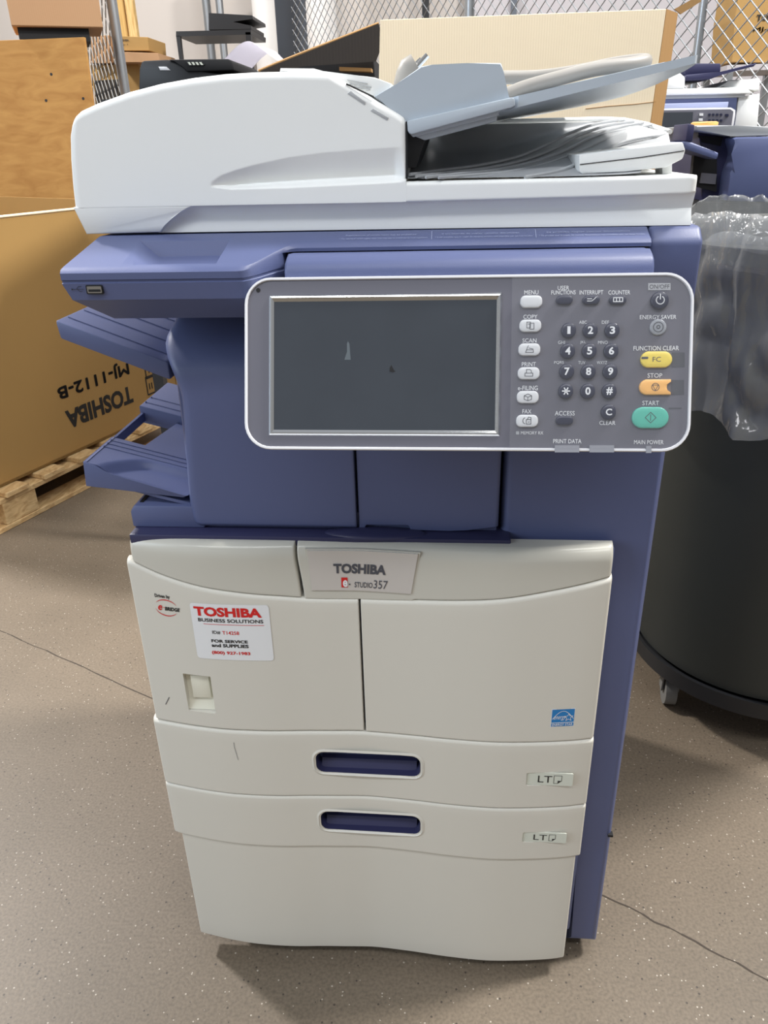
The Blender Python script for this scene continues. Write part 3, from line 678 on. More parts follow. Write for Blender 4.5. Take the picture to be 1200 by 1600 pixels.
# white rim of the lid right of the feeder
LT = [(p.x, p.z) for p in (PY(a, b, YA) for a, b in ((634, 284), (900, 278), (1040, 274), (1080, 272.5), (1092, 274)))]
LB = [(p.x, p.z) for p in (PY(a, b, YA) for a, b in ((634, 316), (900, 309), (1092, 302)))]
xr_ = PY(1092, 285, YA).x
mk('lid_rim', relief(cst(xe+.00005), cst(xr_), lambda x: interp(LB, x), lambda x: interp(LT, x), lambda x, z: YA, 1.24, (0, .008, .002, .004), 60, 8), ADFW, cop)
rim_z = PY(900, 278, YA).z
# corner: chamfered top deck of the lid
# exit tray surface: valley under the feeder rising to the right and back
def et(px, py, y): return PY(px, py, y)
rowsE = [[(636, 279, .808), (700, 278.5, .808), (760, 277.5, .808), (830, 276.5, .808), (900, 275, .808), (960, 273, .808), (1000, 270, .808)],
         [(636, 277, .830), (700, 272, .84), (760, 264, .86), (820, 252, .89), (880, 234, .93), (940, 216, .98), (1040, 209, 1.00)],
         [(636, 272, .860), (690, 268, .87), (750, 259, .89), (810, 246, .93), (868, 228, .97), (925, 209, 1.03), (1036, 205, 1.06)],
         [(636, 240, .960), (690, 240, .97), (750, 236, .99), (810, 226, 1.02), (868, 211, 1.06), (920, 199, 1.10), (1010, 197, 1.12)],
         [(636, 196, .99), (700, 195, 1.00), (780, 193.5, 1.02), (850, 192, 1.055), (900, 191, 1.10), (940, 190, 1.14), (975, 191, 1.16)]]
def catm(a, t):
    n = len(a)-1; f = t*n; i = min(int(f), n-1); u = f-i
    p0, p1, p2, p3 = a[max(i-1, 0)], a[i], a[i+1], a[min(i+2, n)]
    return .5*((2*p1)+(-p0+p2)*u+(2*p0-5*p1+4*p2-p3)*u*u+(-p0+3*p1-3*p2+p3)*u**3)
G = [[et(*q) for q in r] for r in rowsE]
def ES(u, v): return catm([catm(r, u) for r in G], v)
eb_ = bmesh.new(); patch(eb_, ES, 0, 1, 0, 1, 60, 40, 0)
fam = [[(650, 276, .82), (700, 270, .85), (760, 263, .87), (820, 250, .90), (868, 231, .94), (905, 211, 1.00), (950, 196, 1.08), (990, 190, 1.14)],
       [(665, 277, .815), (715, 272, .84), (775, 266, .86), (835, 253, .89), (885, 234, .93), (925, 214, .99), (968, 199, 1.07), (1005, 192, 1.12)],
       [(640, 273, .83), (690, 266, .86), (745, 259, .88), (806, 246, .91), (850, 228, .95), (888, 209, 1.01), (930, 194, 1.09), (965, 188, 1.15)],
       [(685, 277.5, .812), (735, 274, .83), (790, 269, .85), (850, 257, .88), (902, 238, .92), (945, 218, .98), (985, 203, 1.06), (1018, 195, 1.10)]]
for f_ in fam: tube(smooth_path([et(a, b, c-.012) for a, b, c in f_], 5), .0016, 6, bm=eb_)
tube(smooth_path([et(a, b, c-.006) for a, b, c in ((820, 277, .812), (870, 268, .83), (905, 254, .86), (940, 236, .90), (985, 219, .95), (1040, 210, .99))], 5), .0018, 6, bm=eb_)
mk('exit_tray', eb_, GREYT, cop, ang=40, norm=False)
# the raised rear rim of the exit tray and inner back
rr = bmesh.new(); tube([et(628, 195, .995), et(790, 190, 1.03), et(880, 187.5, 1.09), et(940, 186, 1.14), et(975, 187, 1.16), et(1010, 194, 1.12), et(1047, 206, 1.02)], .0028, 8, bm=rr)
prism([et(*q) for q in ((1000, 196, 1.0), (1046, 207, .99), (1051, 228, .93), (1000, 262, .90), (940, 262, .90))], (0, 1, 0), .06, bm=rr, bev=.003)
mk('tray_rim', rr, ADFW, cop, ang=60)
bx = bmesh.new(); prism([PY(*p, .825) for p in ((634, 200), (668, 205), (650, 262), (634, 262))], (0, 1, 0), .30, bm=bx); mk('exit_slot', bx, DGREY, cop, ang=0)
# paper stopper block resting on the lid
sb = bmesh.new(); pxprism([(905, 242), (1067, 222), (1071, 235), (1067, 248), (1040, 262), (976, 268), (910, 272), (905, 268)], .815, .10, bm=sb, bev=.0012, allb=True)
so = mk('paper_stop', sb, ADFW, cop)
ln = bmesh.new(); tube([PY(906, 257, .8146), PY(1000, 246, .8146), PY(1069, 235.5, .8146)], .0004, 5, bm=ln); mk('seam', ln, BLACK, so, ang=0)
ft = bmesh.new(); pxprism([(925, 270), (938, 269), (938, 277), (925, 277)], .818, .03, bm=ft); mk('stop_foot', ft, ADFW, so)
ft = bmesh.new(); pxprism([(1035, 258), (1050, 256), (1050, 275), (1035, 275)], .83, .03, bm=ft); mk('stop_foot', ft, ADFW, so)
# feeder details: raised cover, slots in the slope, printed label
fc = bmesh.new(); pxprism([(437, 112), (438, 106.5), (490, 107), (505, 111), (513, 114), (560, 118), (585, 121), (612, 131), (604, 150), (585, 153), (513, 118)], .812, .38, bm=fc, bev=.001)
fco = mk('feeder_cover', fc, ADFW, cop)
fl_ = bmesh.new(); fp = lambda u, v: PY(520+u*1.0+v*.6, 119+v+u*.12, .8117); 
poly(fl_, [(2, -1), (48, -1), (62, 22), (36, 26)], fp, 0) if False else None
for k, (a, w) in enumerate(((13, 32), (18, 34), (23, 28))):
    tube([PY(540+a*.8-8, 112+a, .8115), PY(540+a*.8-8+w, 112+a+w*.18, .8115)], .00045, 4, bm=fl_)
mk('feeder_print', fl_, GREYT, fco, ang=0)
for pts in (((543, 146), (548, 142), (571, 159), (570, 164)), ((579, 173), (583, 169), (607, 184), (605, 188))):
    c_ = bmesh.new(); pxprism([PYp for PYp in pts], .7992, .003, bm=c_, bev=.0004); mk('hinge_slot', c_, GREYT, adf)
ed = bmesh.new(); tube([PY(541, 131, .8015), PY(583, 151, .8015), PY(585, 153, .8015)], .0008, 5, bm=ed); mk('seam', ed, BLACK, adf, ang=0); ed = bmesh.new(); tube([PY(635, 190, .8025), PY(635.5, 230, .8025), PY(635.5, 279, .8025)], .0010, 5, bm=ed); mk('seam', ed, BLACK, adf, ang=0)
# document tray: side guide, rail, sloping plate
gd = bmesh.new(); pxprism([(584, 150), (620, 133), (657, 104), (676, 101), (730, 98.5), (783, 98.5), (787, 112), (794, 153), (804, 155), (636, 196), (633, 188)], .806, .013, bm=gd, bev=.0009, allb=True)
pxprism([(636, 189), (800, 152), (804, 154), (805, 165), (799, 168), (642, 210), (637, 205)], .800, .030, bm=gd, bev=.0009, allb=True)
pxprism([(638, 207), (779, 173), (780, 180), (645, 214)], .806, .024, bm=gd, bev=.001); pxprism([(646, 212), (777, 180), (776, 189), (690, 212), (663, 219)], .812, .03, bm=gd, bev=.001)
mk('document_guide', gd, GREYB, cop)
t0, t1 = PY(640, 193, .815), PY(1092, 90, .803)
def tz(x): return t0.z+(t1.z-t0.z)*(x-t0.x)/(t1.x-t0.x)+.0025
ubk = [PY(*q) for q in ((1086, 101, .822), (1070, 111, .86), (1050, 120, .905), (1028, 131, .955), (1000, 142, 1.01), (975, 150.5, 1.045), (950, 157, 1.07), (900, 168, 1.09), (850, 178, 1.10), (780, 191, 1.10), (700, 206, 1.10))]
edge = [(Vector((t0.x, .825, tz(t0.x))), .010), (Vector((.05, .822, tz(.05))), .010), (Vector((.06, .808, tz(.06))), .0095), (Vector((t1.x-.003, .803, tz(t1.x)-.0005)), .0065), (Vector((t1.x, .808, tz(t1.x))), .0065)]
edge += [(Vector((q.x, q.y, max(tz(q.x), q.z+.004))), max(tz(q.x), q.z+.004)-q.z) for q in ubk]
tp_ = bmesh.new(); V = [tp_.verts.new(p) for p, _ in edge]; V2 = [tp_.verts.new(p-Vector((0, 0, t))) for p, t in edge]
for L_ in (V, V2):
    cpt = tp_.verts.new(sum((v.co for v in L_), Vector())/len(L_)+Vector((0, 0, -.004)))
    for i in range(len(L_)): tp_.faces.new((L_[i], L_[(i+1) % len(L_)], cpt))
for i in range(len(V)): tp_.faces.new((V[i], V2[i], V2[(i+1) % len(V)], V[(i+1) % len(V)]))
for y in (.86, .92, .98): tube([(x, y, tz(x)+.001) for x in (.02, .20-.2*(y-.86))], .0012, 6, bm=tp_)
mk('document_tray', tp_, GREYB, cop, ang=30)

# -- control panel (tilted back)
A0 = Vector((0, .72, 1.034)); DV = Vector((0, -.061, -.1453)).normalized(); VV = -DV; NN = Vector((0, DV.z, -DV.y)).normalized()
if NN.y > 0: NN = -NN
def pan(px, py): p = hit(px, py, A0, NN); return (p.x, (p-A0).dot(VV))
def PL(off): return lambda u, v: A0+Vector((u, 0, 0))+VV*v+NN*off
pu0, pu1 = pan(383, 520)[0], pan(1082, 520)[0]; pv1, pv0 = pan(700, 431)[1], pan(700, 704)[1]
pcu, pcv, pw_, ph_ = (pu0+pu1)/2, (pv0+pv1)/2, pu1-pu0, pv1-pv0
def prr(w, h, r, off, n=8): return [PL(off)(pcu+u, pcv+v) for u, v in rrect(w, h, r, n)]
cpb = bmesh.new()
prism(prr(pw_-.002, ph_-.002, .023, -.0010), -NN, .022, bm=cpb, bev=.001, mi=1)
prism(prr(pw_-.005, ph_-.005, .0215, .0012), -NN, .002, bm=cpb, mi=0)
pt = PL(.0016)
def lab(s, px, py, w, h, mi=2, bold=.0, bm=None, place=pt, shear=0):
    c = pan(px, py); a = pan(px-w/2, py); b = pan(px+w/2, py); c2 = pan(px, py-h/2); c3 = pan(px, py+h/2)
    text(cpb if bm is None else bm, s, place, c, b[0]-a[0], c2[1]-c3[1], mi, bold, shear)
for s, px, py, w, h in (('MENU', 830, 457.5, 22, 6.5), ('COPY', 828.5, 495.5, 22, 6.5), ('SCAN', 827, 532.5, 22, 6.5), ('PRINT', 826, 569.5, 22, 6.5), ('e-FILING', 824.5, 606.5, 31, 7), ('FAX', 823, 643, 14, 6.5),
                         ('MEMORY RX', 831, 676.5, 35, 5), ('USER', 880, 450.5, 18, 6.5), ('FUNCTIONS', 880, 457.5, 38, 6.5), ('INTERRUPT', 923.5, 457.5, 37, 6.5), ('COUNTER', 967, 457.5, 34, 6.5),
                         ('ENERGY SAVER', 1027.5, 496, 57, 6.5), ('FUNCTION CLEAR', 1024.5, 544.5, 71, 7), ('STOP', 1022.5, 587, 23, 7), ('START', 1016, 630, 26, 7), ('MAIN POWER', 1013, 691, 46, 6.5),
                         ('PRINT DATA', 886, 689.5, 44, 6.5), ('ACCESS', 882, 646, 31, 7), ('CLEAR', 948.5, 661, 25, 6.5)):
    lab(s, px, py, w, h, bold=.004)
for s, px, py, w in (('ABC', 910.5, 504, 12), ('DEF', 945.5, 504, 11), ('GHI', 877, 535.5, 11), ('JKL', 910.5, 535.5, 9), ('MNO', 941.5, 535.5, 15), ('PQRS', 873, 567, 15), ('TUV', 908.5, 567, 11), ('WXYZ', 940, 567, 16)): lab(s, px, py, w, 5)
def pq(px0, py0, px1, py1, mi, place=pt, bm=None):
    poly(cpb if bm is None else bm, [pan(px0, py1), pan(px1, py1), pan(px1, py0), pan(px0, py0)], place, mi)
pq(1012, 443, 1047, 454, 3); lab('ON/OFF', 1029.5, 448.5, 31, 6.5, 4, place=PL(.0019))
pq(806, 674, 811, 679, 3)
pq(1049, 551, 1069, 574, 4, PL(.0014)); pq(1048, 594, 1068, 617, 4, PL(.0014)); pq(1044, 637, 1064, 639, 4, PL(.0014))
cp = mk('control_panel', cpb, [FACE, BEZEL, INKW, mat('lens_grey', (170, 172, 176), .4), INKG], cop, ang=30, norm=False)
# light rim round the face
o1 = rrect(pw_, ph_, .0245, 8); o2 = rrect(pw_-.0055, ph_-.0055, .0220, 8); rb = bmesh.new(); rg = []
for o_, of in ((o1, -.006), (o1, .0020), (rrect(pw_-.0012, ph_-.0012, .024, 8), .0032), (rrect(pw_-.0045, ph_-.0045, .0225, 8), .0032), (o2, .0022), (o2, .0005)):
    rg.append([rb.verts.new(PL(of)(pcu+u, pcv+v)) for u, v in o_])
for a, b in zip(rg, rg[1:]):
    for i in range(len(a)): rb.faces.new((a[i], a[(i+1) % len(a)], b[(i+1) % len(a)], b[i]))
mk('panel_rim', rb, BEZEL, cp, ang=50)
# screen with its bright bevel
c0, c1, c2_, c3_ = pan(424, 463), pan(784, 462), pan(776, 681), pan(423, 676)
su0, su1, sv0, sv1 = (c0[0]+c3_[0])/2, (c1[0]+c2_[0])/2, (c2_[1]+c3_[1])/2, (c0[1]+c1[1])/2
scu, scv, scw, sch = (su0+su1)/2, (sv0+sv1)/2, su1-su0, sv1-sv0
sb = bmesh.new(); poly(sb, [(su0+.003, sv0+.003), (su1-.003, sv0+.003), (su1-.003, sv1-.004), (su0+.003, sv1-.004)], PL(.0016), 0)
c_ = pan(612, 577)
poly(sb, [(c_[0]+a, c_[1]+b) for a, b in ((-.0016, -.0022), (.0012, -.0030), (.0034, -.0022), (.0020, -.0006), (.0012, .0006), (-.0002, .0036), (-.0016, .0012))], PL(.0018), 1)
SM = mat('smudge', (92, 100, 106), .3)
c_ = pan(544, 548); poly(sb, [(c_[0]+a, c_[1]+b) for a, b in ((-.0032, -.0085), (.0026, -.0085), (.0020, -.002), (.0014, .006), (0, .0085), (-.0010, .006), (-.0008, -.001))], PL(.00165), 2)
scr = mk('touch_screen', sb, [SCREEN, BLACK, SM], cp, ang=0, norm=False)
fbm = bmesh.new()
def ringp(du, dt, db, of): return [fbm.verts.new(PL(of)(u, v)) for u, v in ((su0+du, sv0+db), (su1-du, sv0+db), (su1-du, sv1-dt), (su0+du, sv1-dt))]
R4 = [ringp(-.0015, -.0015, -.0015, .0013), ringp(0, 0, 0, .0030), ringp(.0012, .0012, .0012, .0032), ringp(.0032, .0048, .0038, .0015)]
for a, b in zip(R4, R4[1:]):
    for i in range(4): fbm.faces.new((a[i], a[(i+1) % 4], b[(i+1) % 4], b[i]))
mk('screen_bevel', fbm, CHROME, cp, ang=0)
# keys
def key(px, py, w, h, m, name='key', r=None, icon=None, raise_=.0030, ink=INKW, notch=False, label=None):
    cu_, cv_ = pan(px, py); ww = pan(px+w/2, py)[0]-pan(px-w/2, py)[0]; hh_ = pan(px, py-h/2)[1]-pan(px, py+h/2)[1]
    kb = bmesh.new(); rr_ = min(ww, hh_)/2 if r is None else r*min(ww, hh_)
    out = rrect(ww, hh_, rr_*.999, 8)
    if notch: out = [(u, v) for u, v in out if not (u > ww*.40)] + []; out = sorted(out, key=lambda p: atan2(p[1], p[0])); out = [(u, v) for u, v in out if u <= ww*.40]; 
    if notch:
        out = [(u, v) for u, v in rrect(ww, hh_, rr_*.999, 8) if u < ww*.2]; out.sort(key=lambda p: (atan2(p[1], p[0]+.0001)) % (2*pi)); 
        out = out+[(ww*.5, -hh_/2)]+[(ww*.5-.0035*cos(radians(a)), -hh_*.0+hh_*.36*sin(radians(a))) for a in (-90, -60, -30, 0, 30, 60, 90)]+[(ww*.5, hh_/2)]
    lv = [(1, 0), (1, raise_*.7), (.96, raise_*.92), (.88, raise_), (.5, raise_*1.06)]
    rs = []
    for sc, of in lv:
        dd = (1-sc)*min(ww, hh_)/2
        rs.append([kb.verts.new(PL(.0012+of)(cu_+u*(1-2*dd/ww), cv_+v*(1-2*dd/hh_))) for u, v in out])
    k = len(out)
    for a, b in zip(rs, rs[1:]):
        for i in range(k): kb.faces.new((a[i], a[(i+1) % k], b[(i+1) % k], b[i]))
    kb.faces.new(rs[-1])
    bmesh.ops.recalc_face_normals(kb, faces=kb.faces[:])
    top = PL(.0012+raise_*1.06+.0002)
    if icon: icon(kb, (lambda u, v: top(cu_+u*hh_, cv_+v*hh_)))
    ko = mk(name, kb, [m, ink], cp, ang=50, norm=False, label=label)
    # dark well round the key
    return ko
def tx(s, h, w=None, bold=.02): return lambda kb, f: text(kb, s, lambda u, v: f(u, v), (0, 0), w, h, 1, bold)
def ln_(*paths, w=.05): return lambda kb, f: [line(kb, p, w, f, 1) for p in paths]
sq = lambda x0, y0, x1, y1: [(x0, y0), (x1, y0), (x1, y1), (x0, y1), (x0, y0)]
ast = lambda kb, f: [line(kb, [(.24*cos(a), .24*sin(a)), (-.24*cos(a), -.24*sin(a))], .08, f, 1) for a in (0, pi/3, 2*pi/3)]
circ = lambda r, a0=0, a1=360, n=20, c=(0, 0): [(c[0]+r*cos(radians(a0+(a1-a0)*i/n)), c[1]+r*sin(radians(a0+(a1-a0)*i/n))) for i in range(n+1)]
key(829.5, 472.5, 34, 19, KEYW, r=.42)
key(828, 510, 34, 19, KEYW, r=.42, ink=INKG, icon=ln_(sq(-.30, -.20, 0, .28), sq(-.05, -.30, .28, .18), [(-.2, .12), (-.08, .12)]))
key(826.5, 547, 34, 19, KEYW, r=.42, ink=INKG, icon=ln_([(-.32, -.25), (-.1, .3)], [(-.32, -.25), (.32, -.25), (.3, -.05), (-.2, -.05)], [(-.05, .1), (.3, .02)]))
key(825.5, 584, 34, 19, KEYW, r=.42, ink=INKG, icon=ln_(sq(-.32, -.25, .32, .0), [(-.2, 0), (-.2, .3), (.1, .3), (.2, .18), (.2, 0)]))
key(824, 621, 34, 19, KEYW, r=.42, ink=INKG, icon=ln_([(-.3, .1), (0, -.02), (.3, .1), (.3, -.2), (0, -.3), (-.3, -.2), (-.3, .1), (0, .24), (.3, .1)], [(0, -.02), (0, -.3)]))
key(823, 658, 34, 19, KEYW, r=.42, ink=INKG, icon=ln_(circ(.26, 110, 250, c=(-.1, 0)), sq(-.08, -.26, .3, .1), [(0, .1), (.1, .3), (.3, .26), (.3, .1)], [(.05, -.1), (.2, -.1)]))
key(881, 470, 26, 14, KEYN); key(922.5, 470, 27, 14, KEYN, icon=ln_([(-.45, .1), (.05, .1)], [(-.45, -.15), (.05, -.15), (.3, .05), (.55, .3)], w=.08)); key(964, 470, 27, 14, KEYN, icon=ln_(sq(-.5, -.22, .5, .22), [(-.17, -.2), (-.17, .2)], [(.17, -.2), (.17, .2)], w=.10))
digits = [['1', '2', '3'], ['4', '5', '6'], ['7', '8', '9'], ['*', '0', '#']]
px_ = [(887.5, 921, 955), (886, 919.5, 953.5), (884.5, 918, 952), (883, 917, 950.5)]; py_ = [517.5, 549.5, 581.5, 612]
for r_ in range(4):
    for c in range(3):
        s = digits[r_][c]; key(px_[r_][c], py_[r_], 23, 24, KEYN, icon=ast if s == '*' else tx(s, .50, .20 if s == '1' else (.40 if s == '#' else .34), .0 if s == '1' else .03), raise_=.0038)
key(949.5, 644.5, 23, 24, KEYN, icon=tx('C', .44, .40, .025), raise_=.0038)
key(881, 657.5, 27, 14, KEYN)
key(1029, 471, 28, 28, KEYN, name='power_key', icon=ln_(circ(.22, 120, 420), [(0, .05), (0, .34)], w=.055), raise_=.004)
key(1027, 512, 26, 25, KEYC, name='energy_saver_key', ink=INKG, icon=ln_(circ(.30), circ(.10), w=.05), raise_=.002)
key(1024, 562.5, 49, 25, KEYY, name='function_clear_key', ink=INKG, icon=lambda kb, f: (text(kb, 'FC', f, (0, 0), .50, .30, 1, .0), poly(kb, [(-.93, .02), (-.55, .02), (-.5, .09), (-.55, .16), (-.93, .16)], f, 1)), label='yellow oval key')
key(1022, 605.5, 49, 24, KEYO, name='stop_key', ink=INKG, notch=True, icon=ln_(circ(.24), [(-.18, .12), (.18, .12), (0, -.22), (-.18, .12)], w=.035), label='orange key')
key(1014.5, 653, 57, 33, KEYG, name='start_key', ink=INKG, icon=ln_([(0, .25), (.25, 0), (0, -.25), (-.25, 0), (0, .25)], [(0, .14), (0, -.14)], w=.028), label='green oval key')
# indicator clips at the bottom edge of the clear cover
mat('clear_window', (150, 152, 160), .15)
for a, b, t_, u_ in ((866, 904, 696, 707), (920, 958, 696, 707), (1008, 1016, 697, 708)): mk('indicator_window', prism([PL(.004)(*pan(x, y)) for x, y in ((a, t_), (b, t_), (b, u_), (a, u_))], -NN, .003), MATS['clear_window'], cp)
sc = bmesh.new(); q = pan(404, 454); bmesh.ops.create_circle(sc, cap_ends=True, segments=16, radius=.0020, matrix=Matrix.Translation(PL(.0016)(*q)) @ (NN.to_track_quat('Z', 'Y').to_matrix().to_4x4())); mk('screw_hole', sc, BLACK, cp, ang=0)
# clear plastic overlay with an opening at the screen
ov = bmesh.new(); ow, oh, orr = pw_-.006, ph_-.006, .0215; out = rrect(ow, oh, orr, 8)
OV = [ov.verts.new(PL(.0068)(pcu+u, pcv+v)) for u, v in out]
kx1 = su1+.010
bmesh.ops.delete(ov, geom=ov.verts[:], context='VERTS')
rw = pcu+ow/2-kx1; rc = kx1+rw/2
o_ = [(u, v) for u, v in rrect(rw, oh, orr, 8)]; o_ = [(max(u, -rw/2), v) for u, v in o_ if u > 0]+[(-rw/2, oh/2), (-rw/2, -oh/2)]
o_.sort(key=lambda p: atan2(p[1], p[0]))
poly(ov, [(rc+u, pcv+v) for u, v in o_], PL(.0064), 0)
mk('clear_overlay', ov, CLEAR, cp, ang=0, norm=False, label='clear plastic cover over the keys')
# arm behind the panel
bm = box(-.15, .18, .715, .79, .93, 1.0); mk('panel_arm', bm, BLUED, cop)

# ================================================================== power cord lying on the document tray
cd = thing('power_cord', 'looped grey power cord with plug pins sticking up, lying on the tilted document tray', 'power cord')
pth = smooth_path([PY(640, 150, .90), PY(700, 132, .93), PY(770, 122, .945), PY(840, 120, .95), PY(900, 112, .94), PY(960, 100, .93), PY(1000, 95, .91), PY(1008, 96, .895), PY(985, 101, .88), PY(930, 108, .87), PY(870, 123, .862), PY(820, 137, .858), PY(780, 152, .855), PY(720, 165, .86)], 8)
mk('cable', tube(pth, .0066, 12), CABLE, cd, ang=60)
pb = bmesh.new(); tube([PY(622, 140, .86), PY(632, 122, .86), PY(640, 112, .86), PY(652, 103, .86)], .01, 14, bm=pb, rs=[.006, .010, .013, .012]); mk('plug', pb, CABLE, cd, ang=50)
pb = bmesh.new(); tube([PY(650, 106, .855), PY(668, 86, .855)], .0026, 10, bm=pb); tube([PY(644, 105, .872), PY(658, 92, .872)], .0018, 8, bm=pb); mk('pins', pb, CHROME, cd)
for o in cd.children: pass

# ================================================================== open cardboard box on its pallet, left
Q0 = Vector((-1.50, 2.25, .13)); DF = Vector((.33, .944, 0)).normalized(); NF = Vector((DF.y, -DF.x, 0))
def FX(px, py, off=0): return hit(px, py, Q0+NF*off, NF)
topL, topR = FX(0, 345), FX(115, 322)
def fs(p): return (p-Q0).dot(DF)
s_l, s_r = fs(FX(-60, 600)), fs(FX(272, 570))
zt_box = lambda s: topL.z+(topR.z-topL.z)*(s-fs(topL))/(fs(topR)-fs(topL))
def LB_(s, d, z): return Q0+DF*s-NF*d+Vector((0, 0, z-.13))       # s along the face, d into the box, z height
bz = (topL.z+topR.z)/2
bx_ = thing('cardboard_box', 'large open cardboard box with upside-down black lettering on the wooden pallet', 'box')
s0_, s1_ = s_l-.12, s_r; DB = .95
bm = bmesh.new()
def wallp(bm, a, b, z0, z1a, z1b, t=.008):
    d = (b-a).normalized(); n = Vector((-d.y, d.x, 0))
    prism([Vector((a.x, a.y, z0)), Vector((b.x, b.y, z0)), Vector((b.x, b.y, z1b)), Vector((a.x, a.y, z1a))], n, t, bm=bm)
fA, fB, fC, fD = LB_(s0_, 0, 0), LB_(s1_, 0, 0), LB_(s1_, DB, 0), LB_(s0_, DB, 0)
wallp(bm, fA, fB, .135, bz, bz); wallp(bm, fB, fC, .135, bz, bz+.02); wallp(bm, fC, fD, .135, bz+.03, bz+.03); wallp(bm, fD, fA, .135, bz, bz)
prism([Vector((p.x, p.y, .135)) for p in (fA, fB, fC, fD)], (0, 0, 1), .01, bm=bm)
for p_, q_, z_ in ((fA, fB, bz), (fC, fD, bz+.03), (fD, fA, bz)): 
    k = Vector((0, 0, 1)); tube([Vector((p_.x, p_.y, z_+.001)), Vector((q_.x, q_.y, z_+.001))], .0045, 6, bm=bm, mi=1)
body = mk('box_walls', bm, [CARD, CARDP], bx_, ang=0)
lt = bmesh.new()
def fplace(u, v): return Q0+DF*u+NF*.0012+Vector((0, 0, v-.13))
def fuv(px, py): p = FX(px, py); return ((p-Q0).dot(DF), p.z)
def fliptext(bm, s, pa, pb, pc, hpx, bold):      # upside down: starts at the right (pa) and runs left (pb)
    a, b = fuv(*pa), fuv(*pb); w = a[0]-b[0]; cu_, cv_ = (a[0]+b[0])/2, (a[1]+b[1])/2; hgt = hpx
    f = lambda u, v: fplace(cu_-u, cv_-v+(a[1]-b[1])/(a[0]-b[0])*(-u)*0)
    text(bm, s, f, (0, 0), w, hgt, 0, bold)
h1 = fuv(155, 620)[1]-fuv(155, 654)[1]
fliptext(lt, 'TOSHIBA', (207, 617), (103, 655), None, h1*.88, .04); h2 = fuv(140, 584)[1]-fuv(140, 612)[1]
mk('box_print', lt, INKK, body, ang=0, norm=False); lt = bmesh.new(); fliptext(lt, 'MJ-1112-B', (201, 575), (89, 611), None, h2*.92, .035)
for a, b in (((227, 590), (243, 612)), ((224, 562), (243, 586))):
    mk('box_print', lt, INKK, body, ang=0, norm=False); lt = bmesh.new()
    u0, v1 = fuv(*a); u1, v0 = fuv(*b); line(lt, [(u0, v0), (u1, v0), (u1, v1), (u0, v1), (u0, v0)], .006, fplace)
    for k in (.35, .65): x = u0+(u1-u0)*k; line(lt, [(x, v0+.02), (x, v1-.03)], .006, fplace)
mk('box_print', lt, INKK, body, ang=0, norm=False)

pal = thing('wooden_pallet', 'wooden shipping pallet on the floor under the large open cardboard box', 'pallet')
e = .04; PLEN0, PLEN1 = s0_-.05, s1_+.02
def pslab(name, s0, s1, d0, d1, z0, z1, **k):
    bm = prism([LB_(s0, d0, z0), LB_(s1, d0, z0), LB_(s1, d1, z0), LB_(s0, d1, z0)], (0, 0, 1), z1-z0, bev=.002, allb=True, seg=1); return mk(name, bm, PALLET, pal, ang=0)
s = PLEN0+.02
while s < PLEN1-.08:                    # top boards stick out a little beyond the stringer
    pslab('deck_board', s, s+.095, -e-.015, .95, .115, .133); s += .165
for d in (-e, .42, .88): pslab('stringer_board', PLEN0, PLEN1, d, d+.09, .096, .114)
for d in (-e, .42, .88): pslab('bottom_board', PLEN0, PLEN1, d, d+.09, .0, .018)
blk0 = fs(PZ(60, 815, .02)); 
for d in (-e+.002, .422, .882):
    s = fs(PZ(40, 810, .06))
    for k in (-1.0, -.5, 0, .5, 1.0):
        ss = s+k*.9
        if ss < PLEN0 or ss+.14 > PLEN1: continue
        pslab('block', ss, ss+.14, d, d+.085, .0185, .0955)

# ================================================================== grey round bin with clear liner on a dolly, right
bn = thing('trash_can', 'large round grey trash can lined with a clear plastic bag, right of the copier', 'trash can')
BC = (.70, 1.515)
bm, rg = lathe(BC, [(.0, .125), (.245, .125), (.262, .135), (.268, .16), (.325, .955), (.345, .958), (.347, .985), (.333, .988), (.322, .975), (.260, .15), (0, .15)], 72); mk('can', bm, RUBBER, bn, ang=40)
bm, rg = lathe(BC, [(0, .088), (.262, .088), (.272, .095), (.272, .130), (.2635, .130), (.2635, .124), (0, .124)], 72); mk('dolly', bm, DARKB, bn, ang=40)
for a in (205, 277, 349, 61, 133):
    x, y = BC[0]+.225*cos(radians(a)), BC[1]+.225*sin(radians(a)); cm = bmesh.new(); dr_ = Vector((cos(radians(a+60)), sin(radians(a+60)), 0)); sd = Vector((-dr_.y, dr_.x, 0))
    c0 = Vector((x, y, .036)); tube([c0-sd*.012, c0+sd*.012], .0355, 20, bm=cm)
    tube([c0-sd*.018, c0+sd*.018], .006, 8, bm=cm); prism([c0+dr_*.012+sd*.016, c0-dr_*.012+sd*.016, c0-dr_*.016+sd*.016+Vector((0, 0, .052)), c0+dr_*.016+sd*.016+Vector((0, 0, .052))], sd, .003, bm=cm)
    prism([c0+dr_*.012-sd*.019, c0-dr_*.012-sd*.019, c0-dr_*.016-sd*.019+Vector((0, 0, .052)), c0+dr_*.016-sd*.019+Vector((0, 0, .052))], sd, .003, bm=cm)
    mk('caster', cm, WHEEL, bn, ang=40)
random.seed(11)
from mathutils import noise as mn
NA = 260
ctr = [(.312, .80), (.325, .93), (.334, 1.0), (.342, 1.012), (.355, .998), (.358, .95), (.350, .88), (.350, .82), (.345, .76), (.345, .71)]
prf = []
for (r0, z0), (r1, z1) in zip(ctr, ctr[1:]):
    k = max(2, int(abs(z1-z0)/.010)+1)
    for i in range(k): prf.append((r0+(r1-r0)*i/k, z0+(z1-z0)*i/k))
prf.append(ctr[-1])
bb = bmesh.new(); rings = []
